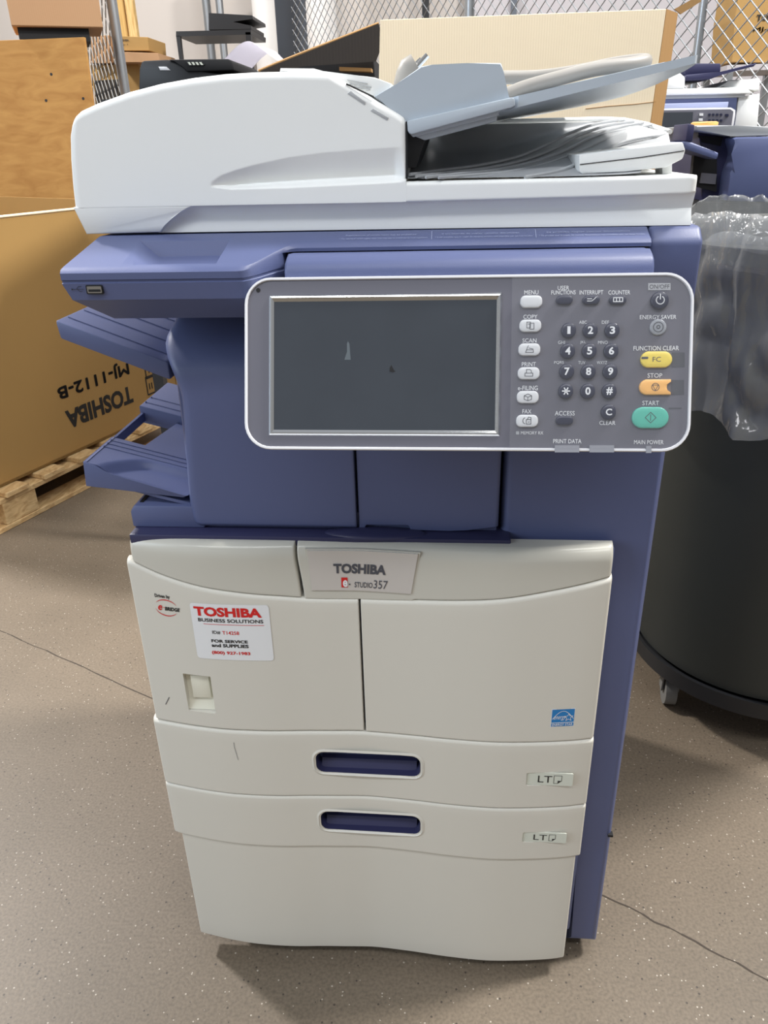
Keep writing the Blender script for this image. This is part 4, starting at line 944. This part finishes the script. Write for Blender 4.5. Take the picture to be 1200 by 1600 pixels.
for j_, (r, z) in enumerate(prf):
    t = j_/(len(prf)-1); row = []
    for k in range(NA):
        a = 2*pi*k/NA; v = Vector((cos(a)*3.2, sin(a)*3.2, z*6)); v2 = Vector((cos(a)*9, sin(a)*9, z*9+t*5))
        am = .010+.020*sst(.3, .9, t); rd = r+am*(abs(mn.noise(v*2.0))*1.3-.15)+am*.9*(abs(mn.noise(v2*2.2)))+.008*mn.noise(v2*5)+.012*mn.noise(v2*2.4)*sst(.94, .99, z)-(.006 if t < .2 else 0)
        zz = z+(.012*mn.noise(v2*2.0)*sst(.94, .99, z))+.03*mn.noise(Vector((cos(a)*2.2, sin(a)*2.2, 3)))*sst(.15, .3, t)*(1-sst(.35, .6, t))*1.6+.07*mn.noise(Vector((cos(a)*2.5, sin(a)*2.5, 7)))*sst(.6, 1, t)
        if z > .95 and t < .5: zz += .012
        lo_ = .2595+(z-.15)*(.330-.2595)/(.985-.15)
        if t > .3: rd = max(rd, .352 if zz > .94 else lo_+.012)
        else: rd = min(rd, lo_-.012 if zz < .95 else .331)
        row.append(bb.verts.new((BC[0]+rd*cos(a), BC[1]+rd*sin(a), zz)))
    rings.append(row)
for a, b in zip(rings, rings[1:]):
    for k in range(NA): bb.faces.new((a[k], a[(k+1) % NA], b[(k+1) % NA], b[k]))
mk('bag_liner', bb, BAG, bn, ang=180, label='crumpled clear plastic bag folded over the rim')

# ================================================================== background, left
def bgbox(name, pts, y, depth, m, label, cat, group=None, txt=None, ink=INKK, z0=None, parts=None, bev=.002):
    t = thing(name, label, cat, group); q = [PY(a, b, y) for a, b in pts]
    if z0 is not None:
        lo = min(v.z for v in q); q = [Vector((v.x, v.y, z0)) if v.z < lo+.03 else v for v in q]
    bm = prism(q, (0, 1, 0), depth, bev=bev, allb=True, seg=1); o = mk('body' if m not in (CARD, CARDB, CARDP, CARDE) else 'carton', bm, m, t, ang=0)
    if txt:
        for s, cx, cy, w, h, bo in txt:
            tb = bmesh.new()
            c = PY(cx, cy, y); text(tb, s, lambda u, v: Vector((u, y-.003, v)), (c.x, c.z), (PY(cx+w/2, cy, y)-PY(cx-w/2, cy, y)).x, (PY(cx, cy-h/2, y)-PY(cx, cy+h/2, y)).z, 0, bo)
            mk('box_print', tb, ink, o, ang=0, norm=False)
    return t, o
# plywood crate side with a brown carton on top
pw = thing('plywood_crate', 'tall plywood crate behind the open cardboard box, a brown carton on its top', 'crate')
yP = 3.68; zP = PY(70, 55, yP).z; xPr = PY(140, 100, yP).x
prt = bmesh.new(); a, b = PY(131, 58, yP), PY(158, 260, yP)
prism([Vector((-3.2, yP, .0)), Vector((b.x+.02, yP, .0)), b, a, Vector((-3.2, yP, a.z))], (0, 1, 0), .019, bm=prt, bev=.001); mk('side_panel', prt, PLY, pw, ang=0)
prt = box(-3.2, b.x-.26, yP+.02, yP+.36, .02, a.z-.01); mk('crate_core', prt, PLY, pw, ang=0)
for cx_, cy_ in ((72, 157), (130, 154), (80, 116)):
    c = PY(cx_, cy_, yP-.001); nbm = bmesh.new(); bmesh.ops.create_circle(nbm, cap_ends=True, segments=8, radius=.006, matrix=Matrix.Translation(c) @ Matrix.Rotation(pi/2, 4, 'X')); mk('nail_hole', nbm, INKK, pw, ang=0)
ct_ = thing('cardboard_box', 'brown cardboard box resting on top of the plywood crate, top left', 'box')
yC = 3.66; q = [PY(*p, yC) for p in ((15, -60), (152, -60), (162, 48), (17, 36))]
zb_ = a.z+.004; cn = Vector((-.42, .907, 0)); cx = Vector((.907, .42, 0)); q = [hit(*p, q[3], cn) for p in ((15, -60), (152, -60), (162, 48), (17, 36))]
zlo = (q[2].z+q[3].z)/2; wq = (q[2]-q[3]).dot(cx); k0 = Vector((q[3].x, q[3].y, zlo))
bm = prism([k0, k0+cx*wq, k0+cx*wq+Vector((0, 0, .5)), k0+Vector((0, 0, .5))], cn, .30, bev=.004, allb=True, seg=1)
mk('carton', bm, CARDB, ct_, ang=0)
sp_ = bmesh.new(); prism([k0+cx*.02+cn*.03+Vector((0, 0, a.z-zlo)), k0+cx*(wq-.06)+cn*.03+Vector((0, 0, a.z-zlo)), k0+cx*(wq-.06)+cn*.25+Vector((0, 0, a.z-zlo)), k0+cx*.02+cn*.25+Vector((0, 0, a.z-zlo))], (0, 0, 1), zlo-a.z, bm=sp_); mk('packing_slab', sp_, BLACK, ct_, ang=0)

# chain link fences
def lerp3(a, b, t): return a+(b-a)*t
def chain(name, A, B, z0, z1, cell, wr, label, posts, rails=(), cat='fence', wm=METAL):
    t = thing(name, label, cat); L = (B-A).length; d = (B-A).normalized(); bm = bmesh.new(); n = int(L/cell)
    hh = z1-z0; m = int(hh/cell)
    def P3(u, v): return A+d*u+Vector((0, 0, z0+v-A.z))
    for sgn in (1, -1):
        for k in range(-m, n+m):
            u0 = k*cell; pts = []
            ua, ub, va, vb = (u0, u0+hh, 0, hh) if sgn > 0 else (u0+hh, u0, 0, hh)
            # clip to 0..L
            def clip(ua, va, ub, vb):
                if ua > ub: ua, va, ub, vb = ub, vb, ua, va
                if ub <= 0 or ua >= L: return None
                if ua < 0: va += (vb-va)*(0-ua)/(ub-ua); ua = 0
                if ub > L: vb = va+(vb-va)*(L-ua)/(ub-ua); ub = L
                return ua, va, ub, vb
            c = clip(ua, va, ub, vb)
            if c: tube([P3(c[0], c[1]), P3(c[2], c[3])], wr, 4, bm=bm, caps=False)
    mk('wire_mesh', bm, wm, t, ang=60)
    for p, r, top in posts: mk('post', tube([Vector((p.x, p.y, 0)), Vector((p.x, p.y, top))], r, 14), METAL, t, ang=60)
    for za in rails: mk('rail', tube([A+Vector((0, 0, za-A.z)), B+Vector((0, 0, za-A.z))], .018, 10), METAL, t, ang=60)
    return t
A = PY(134, 100, 5.0); B = PY(181, 100, 4.12)
A = Vector((A.x, A.y, 0)); B = Vector((B.x, B.y, 0))
# leaning post in the near end of the left fence
chain('chain_link_fence', A, B, .9, 2.2, .115, .0030, 'chain link fence panel with steel post beside the plywood crate', [(Vector((PY(183, 60, 4.10).x, 4.10, 0)), .024, 2.2)], wm=mat('dull_wire', (128, 128, 126), .6))
C_, D_ = Vector((1.60, 2.85, 0)), Vector((-1.0, 5.55, 0))
def onfence(px): # point of the long fence seen at column px near the horizon
    r = ray(px, 60); n = Vector(((D_-C_).y, -(D_-C_).x, 0)); t = n.dot(C_-Vector((0, 0, 0)))/n.dot(Vector((r.x, r.y, 0))); return Vector((r.x*t, r.y*t, 0))
chain('chain_link_fence', C_, D_, 1.0, 2.35, .060, .0026, 'long chain link fence with slim steel posts running behind the copiers', [(onfence(x), r, 2.3) for x, r in ((328, .030), (348, .026), (733, .024), (1092, .016))])
# cartons stacked behind the left fence
z_sup = 1.0
bgbox('cardboard_box', ((180, 56), (231, 58), (233, 79.3), (180, 79.3)), 5.05, .30, CARD, 'cardboard box with faint print, topmost of the stack behind the left fence', 'box', txt=[('TOSHIBA', 194, 63, 15, 3.5, .02), ('MJ-1', 194, 70, 12, 3, 0)])
bgbox('cardboard_box', ((141, 56), (172, 55), (174, 99), (141, 99)), 5.12, .4, CARDB, 'cardboard box seen through the wire mesh, beside the fence post', 'box', txt=[('MR-30', 160, 69, 13, 4, .02), ('A', 160, 75, 6, 3, 0)])
bgbox('cardboard_box', ((176, 80.5), (247, 83), (250, 96), (222, 97), (176, 97.5)), 5.02, .3, CARDB, 'flat cardboard box, second of the stack behind the left fence', 'box')
bgbox('cardboard_box', ((141, 101.5), (216, 100), (218, 185), (141, 185)), 5.15, .3, CARD, 'large cardboard box at the bottom of the stack behind the left fence', 'box', txt=[('MR-30', 163, 108, 15, 4, .02), ('23', 163, 119, 10, 4, 0)], z0=.0)
bgbox('storage_bin', ((146, 126), (182, 124), (184, 165), (148, 168)), 5.0, .1, BLACK, 'black plastic bin low behind the wire mesh beside the plywood crate', 'bin', z0=.0)
# timber boards standing against the wall
for x0, x1, g in ((178, 186, 0), (188, 200, 1), (202, 215, 2)):
    yy = 5.6-.02*g; q0, q1 = PY(x0, 56, yy), PY(x1, 56, yy)
    o = mk('timber_board', box(q0.x, q1.x, yy, yy+.04, 0, 3.2, bev=.003), wood('board_wood_%d' % g, ((222, 190, 128), (206, 170, 104), (226, 196, 138))[g], (186, 148, 84), 6, (8, 1, .8)), ang=0)
    tag(o, ('leftmost pale timber board standing against the white wall', 'narrower middle timber board standing against the white wall', 'rightmost timber board standing against the white wall')[g], 'board', 'timber boards against the wall')
# green notice on the wall
nz = bmesh.new(); a, b = PY(237, 70, WY-.004), PY(252, 85, WY-.004); GR = mat('sign_green', (92, 118, 104), .6)
prism([(a.x, WY-.006, b.z), (b.x, WY-.006, b.z), (b.x, WY-.006, a.z), (a.x, WY-.006, a.z)], (0, 1, 0), .005, bm=nz)
for k in range(3): box(a.x+.03, b.x-.03, WY-.0075, WY-.006, b.z+(a.z-b.z)*(.18+.28*k), b.z+(a.z-b.z)*(.30+.28*k), bm=nz, mi=1)
o = mk('wall_sign', nz, [GR, STICK], ang=0); tag(o, 'small green and white notice on the white wall', 'sign')

# black desktop printer on a stand, behind the feeder
bp_ = thing('desktop_printer', 'black desktop printer behind the left end of the white feeder', 'printer')
yB = 2.3
def pxz(pts, y): return [PY(a, b, y) for a, b in pts]
bm = bmesh.new(); prism(pxz(((216, 160), (217, 108), (221, 95), (262, 93), (285, 99), (285, 112), (368, 116), (368, 160)), yB), (0, 1, 0), .42, bm=bm, bev=.006, allb=True); mk('casing', bm, DARKB, bp_)
bm = bmesh.new(); prism(pxz(((262, 93), (357, 92), (363, 96), (366, 110), (290, 112), (284, 100)), yB-.01), (0, 1, 0), .30, bm=bm, bev=.004, allb=True); mk('top_cover', bm, BLACK, bp_)
bm = bmesh.new(); prism(pxz(((290, 96), (314, 95), (320, 101), (296, 103)), yB-.013), (0, 1, 0), .02, bm=bm, mi=0)
for k in range(4): prism(pxz(((293+6*k, 97), (296+6*k, 97), (299+6*k, 101.5), (296+6*k, 101.5)), yB-.016), (0, 1, 0), .02, bm=bm, mi=1)
mk('button_panel', bm, [DARKB, LABELG], bp_, ang=0)
bm = bmesh.new(); prism(pxz(((247, 104), (260, 104), (266, 110), (250, 110)), yB-.003), (0, 1, 0), .02, bm=bm, bev=.002); mk('release_button', bm, BEZEL, bp_)
zpr = PY(216, 160, yB).z
stn = thing('equipment_stand', 'black stand under the black desktop printer', 'stand'); bm = box(PY(205, 160, yB).x, PY(585, 160, yB).x, 2.10, 3.12, zpr-.03, zpr-.002); mk('top', bm, DARKB, stn)
for x in (PY(212, 160, yB).x, PY(575, 160, yB).x-.03):
    for y in (2.12, 3.08): mk('leg', box(x, x+.03, y, y+.03, 0, zpr-.03), DARKB, stn, ang=0)
# curled white sheet on it
cs = bmesh.new(); q0, q1 = PY(338, 108, 2.36), PY(432, 88, 2.30); rows = []
for i in range(25):
    t = i/24; row = []
    for k in range(9):
        s = k/8; px = 334+ (390-334)*min(1, t*1.6) if t < .62 else 390+(t-.62)/.38*42
        py = 108-44*sin(min(1, t*1.6)*pi/2)**1.3 if t < .62 else 64+(t-.62)/.38*30
        p = PY(px, py, 2.76); back_ = Vector((.02, .30, -.045*0)); p = p+back_*s*(1 if t < .62 else 1-.5*(t-.62)/.38); row.append(cs.verts.new(p))
    rows.append(row)
for a, b in zip(rows, rows[1:]):
    for k in range(8): cs.faces.new((a[k], a[k+1], b[k+1], b[k]))
sol = bmesh.ops.solidify(cs, geom=cs.faces[:], thickness=.0012)
o = mk('paper_sheet', cs, PAPER, ang=60); tag(o, 'curled white paper sheet behind the black desktop printer', 'paper')
# cardboard flap leaning beside the pale carton; its shade is painted near-black
db = thing('cardboard_flap', 'shaded cardboard flap, the shade in its colour, leaning beside the pale cardboard panel, pale cut edge on top', 'board')
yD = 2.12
bm = bmesh.new(); prism(pxz(((406, 111), (430, 101), (591, 37), (600, 62), (587, 96), (470, 104), (420, 122)), yD), (.1, .99, .1), .006, bm=bm); mk('sheet', bm, CARDSH, db, ang=0)
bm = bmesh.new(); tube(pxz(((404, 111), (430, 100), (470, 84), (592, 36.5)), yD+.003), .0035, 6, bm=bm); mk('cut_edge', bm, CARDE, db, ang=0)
bgbox('flat_case', ((400, 112), (452, 98), (584, 90), (588, 150), (400, 150)), 2.20, .3, BLACK, 'black flat case under the shaded cardboard flap', 'case', z0=zpr)
bgbox('wooden_plank', ((530, 104.5), (580, 106.5), (580, 112), (530, 110.5)), 2.15, .04, CARDE, 'brown plank end between the shaded flap and the white feeder', 'plank', bev=0)
# black shelf and equipment seen through the fence
sf = thing('metal_shelf', 'black metal shelf frame standing in front of the white wall', 'shelf'); ySh = 5.2
def bar(pts, y, d, nm, par, m=DARKB): mk(nm, prism(pxz(pts, y), (0, 1, 0), d), m, par, ang=0)
bar(((275, 49), (392, 46), (392, 54), (275, 57)), ySh, .4, 'shelf_board', sf)
bar(((275, 56), (281, 56), (286, 100), (281, 100)), ySh, .03, 'leg', sf); x = PY(283, 100, ySh).x
mk('leg', box(x-.01, x+.02, ySh, ySh+.03, 0, PY(283, 98, ySh).z), DARKB, sf, ang=0)
x = PY(392, 60, ySh).x; mk('leg', box(x-.03, x, ySh, ySh+.03, 0, PY(392, 50, ySh).z), DARKB, sf, ang=0)
bgbox('office_machine', ((326, 20), (394, 24), (395, 30), (360, 34), (392, 40), (392, 46), (326, 47)), 5.2, .35, DARKB, 'dark office machine on the black shelf behind the fence', 'machine', bev=.002)
# white wrapped columns and the slate door
for (x0, x1, lb_) in ((393, 428, 'left of the two white round columns behind the fence'), (477, 524, 'right of the two white round columns behind the fence')):
    y = 5.9; a, b = PY(x0, 60, y), PY(x1, 60, y); bm, _ = lathe(((a.x+b.x)/2, y+.1), [((b.x-a.x)/2, 0), ((b.x-a.x)/2, 4)], 32); o = mk('column', bm, COLW, ang=60); tag(o, lb_, 'column', 'white columns')
g = box(PY(424, 60, 6.4).x, PY(482, 60, 6.4).x, 6.4, 6.45, 0, 3.4); o = struct(mk('door_1', g, SLATE, ang=0))
mk('door_handle', tube([PY(470, 90, 6.39), PY(477, 90, 6.39)], .02, 8), METAL, o)
# dark and pale struts on the partition wall
for k, (px, w, m, lb_) in enumerate(((665, .05, DARKB, 1), (803, .04, SLATE, 2), (452, .01, DARKB, 3))):
    if k == 2: continue
    p = PY(px, 15, WY-.16); struct(mk('trim_%d' % (k+2), box(p.x-w/2, p.x+w/2, WY-.16, WY-.12, 0, 3.2), m, ang=0))

# ================================================================== pale cardboard panel behind the feeder
cpn = thing('corrugated_board', 'pale corrugated cardboard box side standing upright behind the feeder', 'cardboard')
yK = 1.86; q = pxz(((594, 31), (1041, 14), (1000, 290), (550, 290)), yK)
bm = prism([q[0], q[1], Vector((q[2].x, yK, .0))+Vector((-.03, 0, 0)), Vector((q[3].x, yK, 0))], (0, 1, 0), .008, bev=.001); mk('front_face', bm, CARDP, cpn, ang=0)
a, b = PY(1041, 14, yK), PY(1000, 290, yK); zlow = 0; xl = b.x-.03
bm = prism([Vector((a.x, yK+.002, a.z)), Vector((xl, yK+.002, 0)), Vector((xl, yK+.002, 0))+Vector((.034, .03, 0)), Vector((a.x, yK+.002, a.z))+Vector((.030, .03, -.004))], (.62, -.78, 0), .002); mk('side_edge', bm, CARDE, cpn, ang=0)
f1 = pxz(((1054, 14), (1090, -6), (1096, 2), (1064, 22)), yK+.03); mk('flap', prism(f1, (0, 1, 0), .006), CARDE, cpn, ang=0)
cr_ = bmesh.new(); tube(pxz(((915, 170), (950, 166), (990, 163), (1025, 159)), yK-.0006), .0008, 4, bm=cr_); mk('crease', cr_, CARDE, cpn, ang=0)

# ================================================================== other machines, right
bc = thing('office_copier', 'second office copier with blue front and pale lid, standing in the background on the right', 'copier')
yS = 2.50
def part(nm, pts, y, d, m, par=None, bev=.004, ang=35): return mk(nm, prism(pxz(pts, y), (0, 1, 0), d, bev=bev, allb=bool(bev)), m, par or bc, ang=ang)
part('document_feeder', ((1034, 128), (1041, 112), (1058, 110), (1071, 121), (1070, 139), (1034, 139)), yS, .3, ADFW)
part('lid_rim', ((1030, 139), (1165, 136), (1178, 146), (1030, 149)), yS, .42, ADFW)
part('lid_skirt', ((1030, 149), (1163, 146), (1165, 152), (1030, 155)), yS+.01, .40, GREYT, bev=.001)
part('exit_tray', ((1120, 137), (1140, 125), (1168, 124), (1188, 122), (1187, 143), (1165, 137)), yS+.05, .3, ADFW)
part('document_tray', ((1071, 126), (1072, 117), (1126, 112), (1183, 98), (1178, 104), (1130, 115), (1110, 124)), yS, .3, BLUED, bev=.002)
part('document_guide', ((1066, 104), (1090, 99), (1126, 99), (1126, 112), (1072, 118)), yS+.02, .25, BLUED, bev=.002)
sb_ = part('scanner_housing', ((1030, 155), (1153, 152), (1146, 205), (1030, 205)), yS+.01, .42, BLUE)
x0, x1 = PY(1030, 205, yS).x, PY(1147, 205, yS).x; zz = PY(1030, 205, yS).z; mk('cabinet_body', box(x0, x1, yS+.03, yS+.5, .0, zz), BLUE, bc)
part('side_cover', ((1154, 152), (1188, 146), (1182, 215), (1145, 215)), yS+.02, .40, ADFW, bev=.003)
cpp = part('control_panel', ((1030, 170), (1142, 168), (1149, 172), (1149, 180), (1141, 225), (1030, 225)), yS-.05, .03, BEZEL, bev=.001)
part('panel_face', ((1030, 172.5), (1141, 170.5), (1146, 174), (1139, 223), (1030, 223)), yS-.054, .004, FACE, cpp, bev=0)
part('touch_screen', ((1030, 176), (1083, 175), (1080, 222), (1030, 222)), yS-.057, .003, SCREEN, cpp, bev=0)
part('panel_hinge', ((1032, 162), (1139, 159), (1137, 169), (1032, 171)), yS-.02, .04, INKL, bev=.002)
for cx_, cy_, w, m in ((1096, 179, 6, KEYW), (1095, 187, 6, KEYW), (1136, 180, 5, KEYN)): part('key', ((cx_-w/2, cy_-2), (cx_+w/2, cy_-2), (cx_+w/2, cy_+2), (cx_-w/2, cy_+2)), yS-.058, .004, m, cpp, bev=0)
for r_ in range(2):
    for c in range(4): cx_, cy_ = 1109+6*c, 179+9*r_; part('key', ((cx_-1.6, cy_-1.6), (cx_+1.6, cy_-1.6), (cx_+1.6, cy_+1.6), (cx_-1.6, cy_+1.6)), yS-.058, .004, KEYN, cpp, bev=0)
# nearer dark blue unit
fu = thing('finisher_unit', 'dark blue copier finisher unit on a black stand above the trash can', 'finisher')
yU = 1.98
def fp_(nm, pts, y, d, m, bev=.005, ang=35): return mk(nm, prism(pxz(pts, y), (0, 1, 0), d, bev=bev, allb=bool(bev)), m, fu, ang=ang)
fp_('casing', ((1143, 214), (1260, 212), (1260, 320), (1134, 316), (1140, 270), (1152, 240)), yU, .4, BLUE, bev=.012)
fp_('casing_top', ((1086, 196), (1150, 196), (1260, 200), (1260, 211), (1142, 213), (1090, 205)), yU+.01, .35, GREYT, bev=.003)
fp_('inner_frame', ((1090, 205), (1141, 213), (1152, 240), (1138, 285), (1134, 316), (1096, 314), (1098, 240)), yU+.06, .3, BLUED, bev=.002)
fp_('slot', ((1091, 212), (1130, 214), (1126, 228), (1098, 222)), yU+.055, .01, BLACK, bev=0)
fp_('slot', ((1085, 236), (1120, 246), (1120, 300), (1080, 290)), yU+.05, .02, BLACK, bev=0)
fp_('tray_arm', ((1066, 221), (1078, 221), (1115, 236), (1124, 239), (1120, 250), (1068, 233)), yU-.03, .12, BLUE, bev=.004)
fp_('tray_arm', ((1075, 193), (1086, 195), (1082, 222), (1071, 220)), yU-.03, .12, BLUED, bev=.003)
fp_('inner_plate', ((1096, 270), (1120, 272), (1118, 288), (1093, 286)), yU+.045, .01, FACE, bev=0)
c = PY(1117, 195, yU); bm, _ = lathe((c.x, c.y+.08), [(0, c.z), (.030, c.z), (.030, c.z+.006), (.026, c.z+.008), (0, c.z+.008)], 28); o = mk('tape_roll', bm, KEYO, ang=40); tag(o, 'flat orange-yellow roll lying on top of the dark blue finisher unit', 'tape')
ks = thing('equipment_stand', 'black stand carrying the dark blue finisher unit behind the trash can', 'stand'); zk = PY(1134, 316, yU).z
mk('top', box(PY(1090, 300, yU).x, PY(1262, 300, yU).x, yU+.0, yU+.45, zk-.09, zk-.0005), BLACK, ks)
mk('skirt', box(PY(1090, 300, yU).x+.02, PY(1262, 300, yU).x-.02, yU+.02, yU+.43, 0, zk-.09), BLACK, ks)
# lettered carton behind the fence on the right
xa = PY(1158, 60, 3.1)
bgbox('cardboard_box', ((1160, -40), (1240, -40), (1240, 99), (1143, 97), (1148, 30)), 3.95, .3, CARD, 'brown lettered cardboard box behind the fence, top right corner', 'box', txt=[('TOSHIBA', 1208, 27, 52, 10, .04), ('MJ-6006', 1205, 46, 56, 9, .02)])
zc_ = PY(1143, 97, 3.95).z; rk = thing('storage_rack', 'grey rack below the lettered cardboard box', 'rack'); x0, x1 = PY(1135, 97, 3.95).x, PY(1250, 97, 3.95).x
mk('shelf_board', box(x0, x1, 3.93, 4.3, zc_-.035, zc_-.012), GREYWALL, rk); 
for x in (x0, x1-.03):
    for y in (3.93, 4.26): mk('leg', box(x, x+.03, y, y+.03, 0, zc_-.035), METAL, rk, ang=0)
# the wide partition behind, and the shadows' source: nothing else is in view
for t in THINGS:
    pass
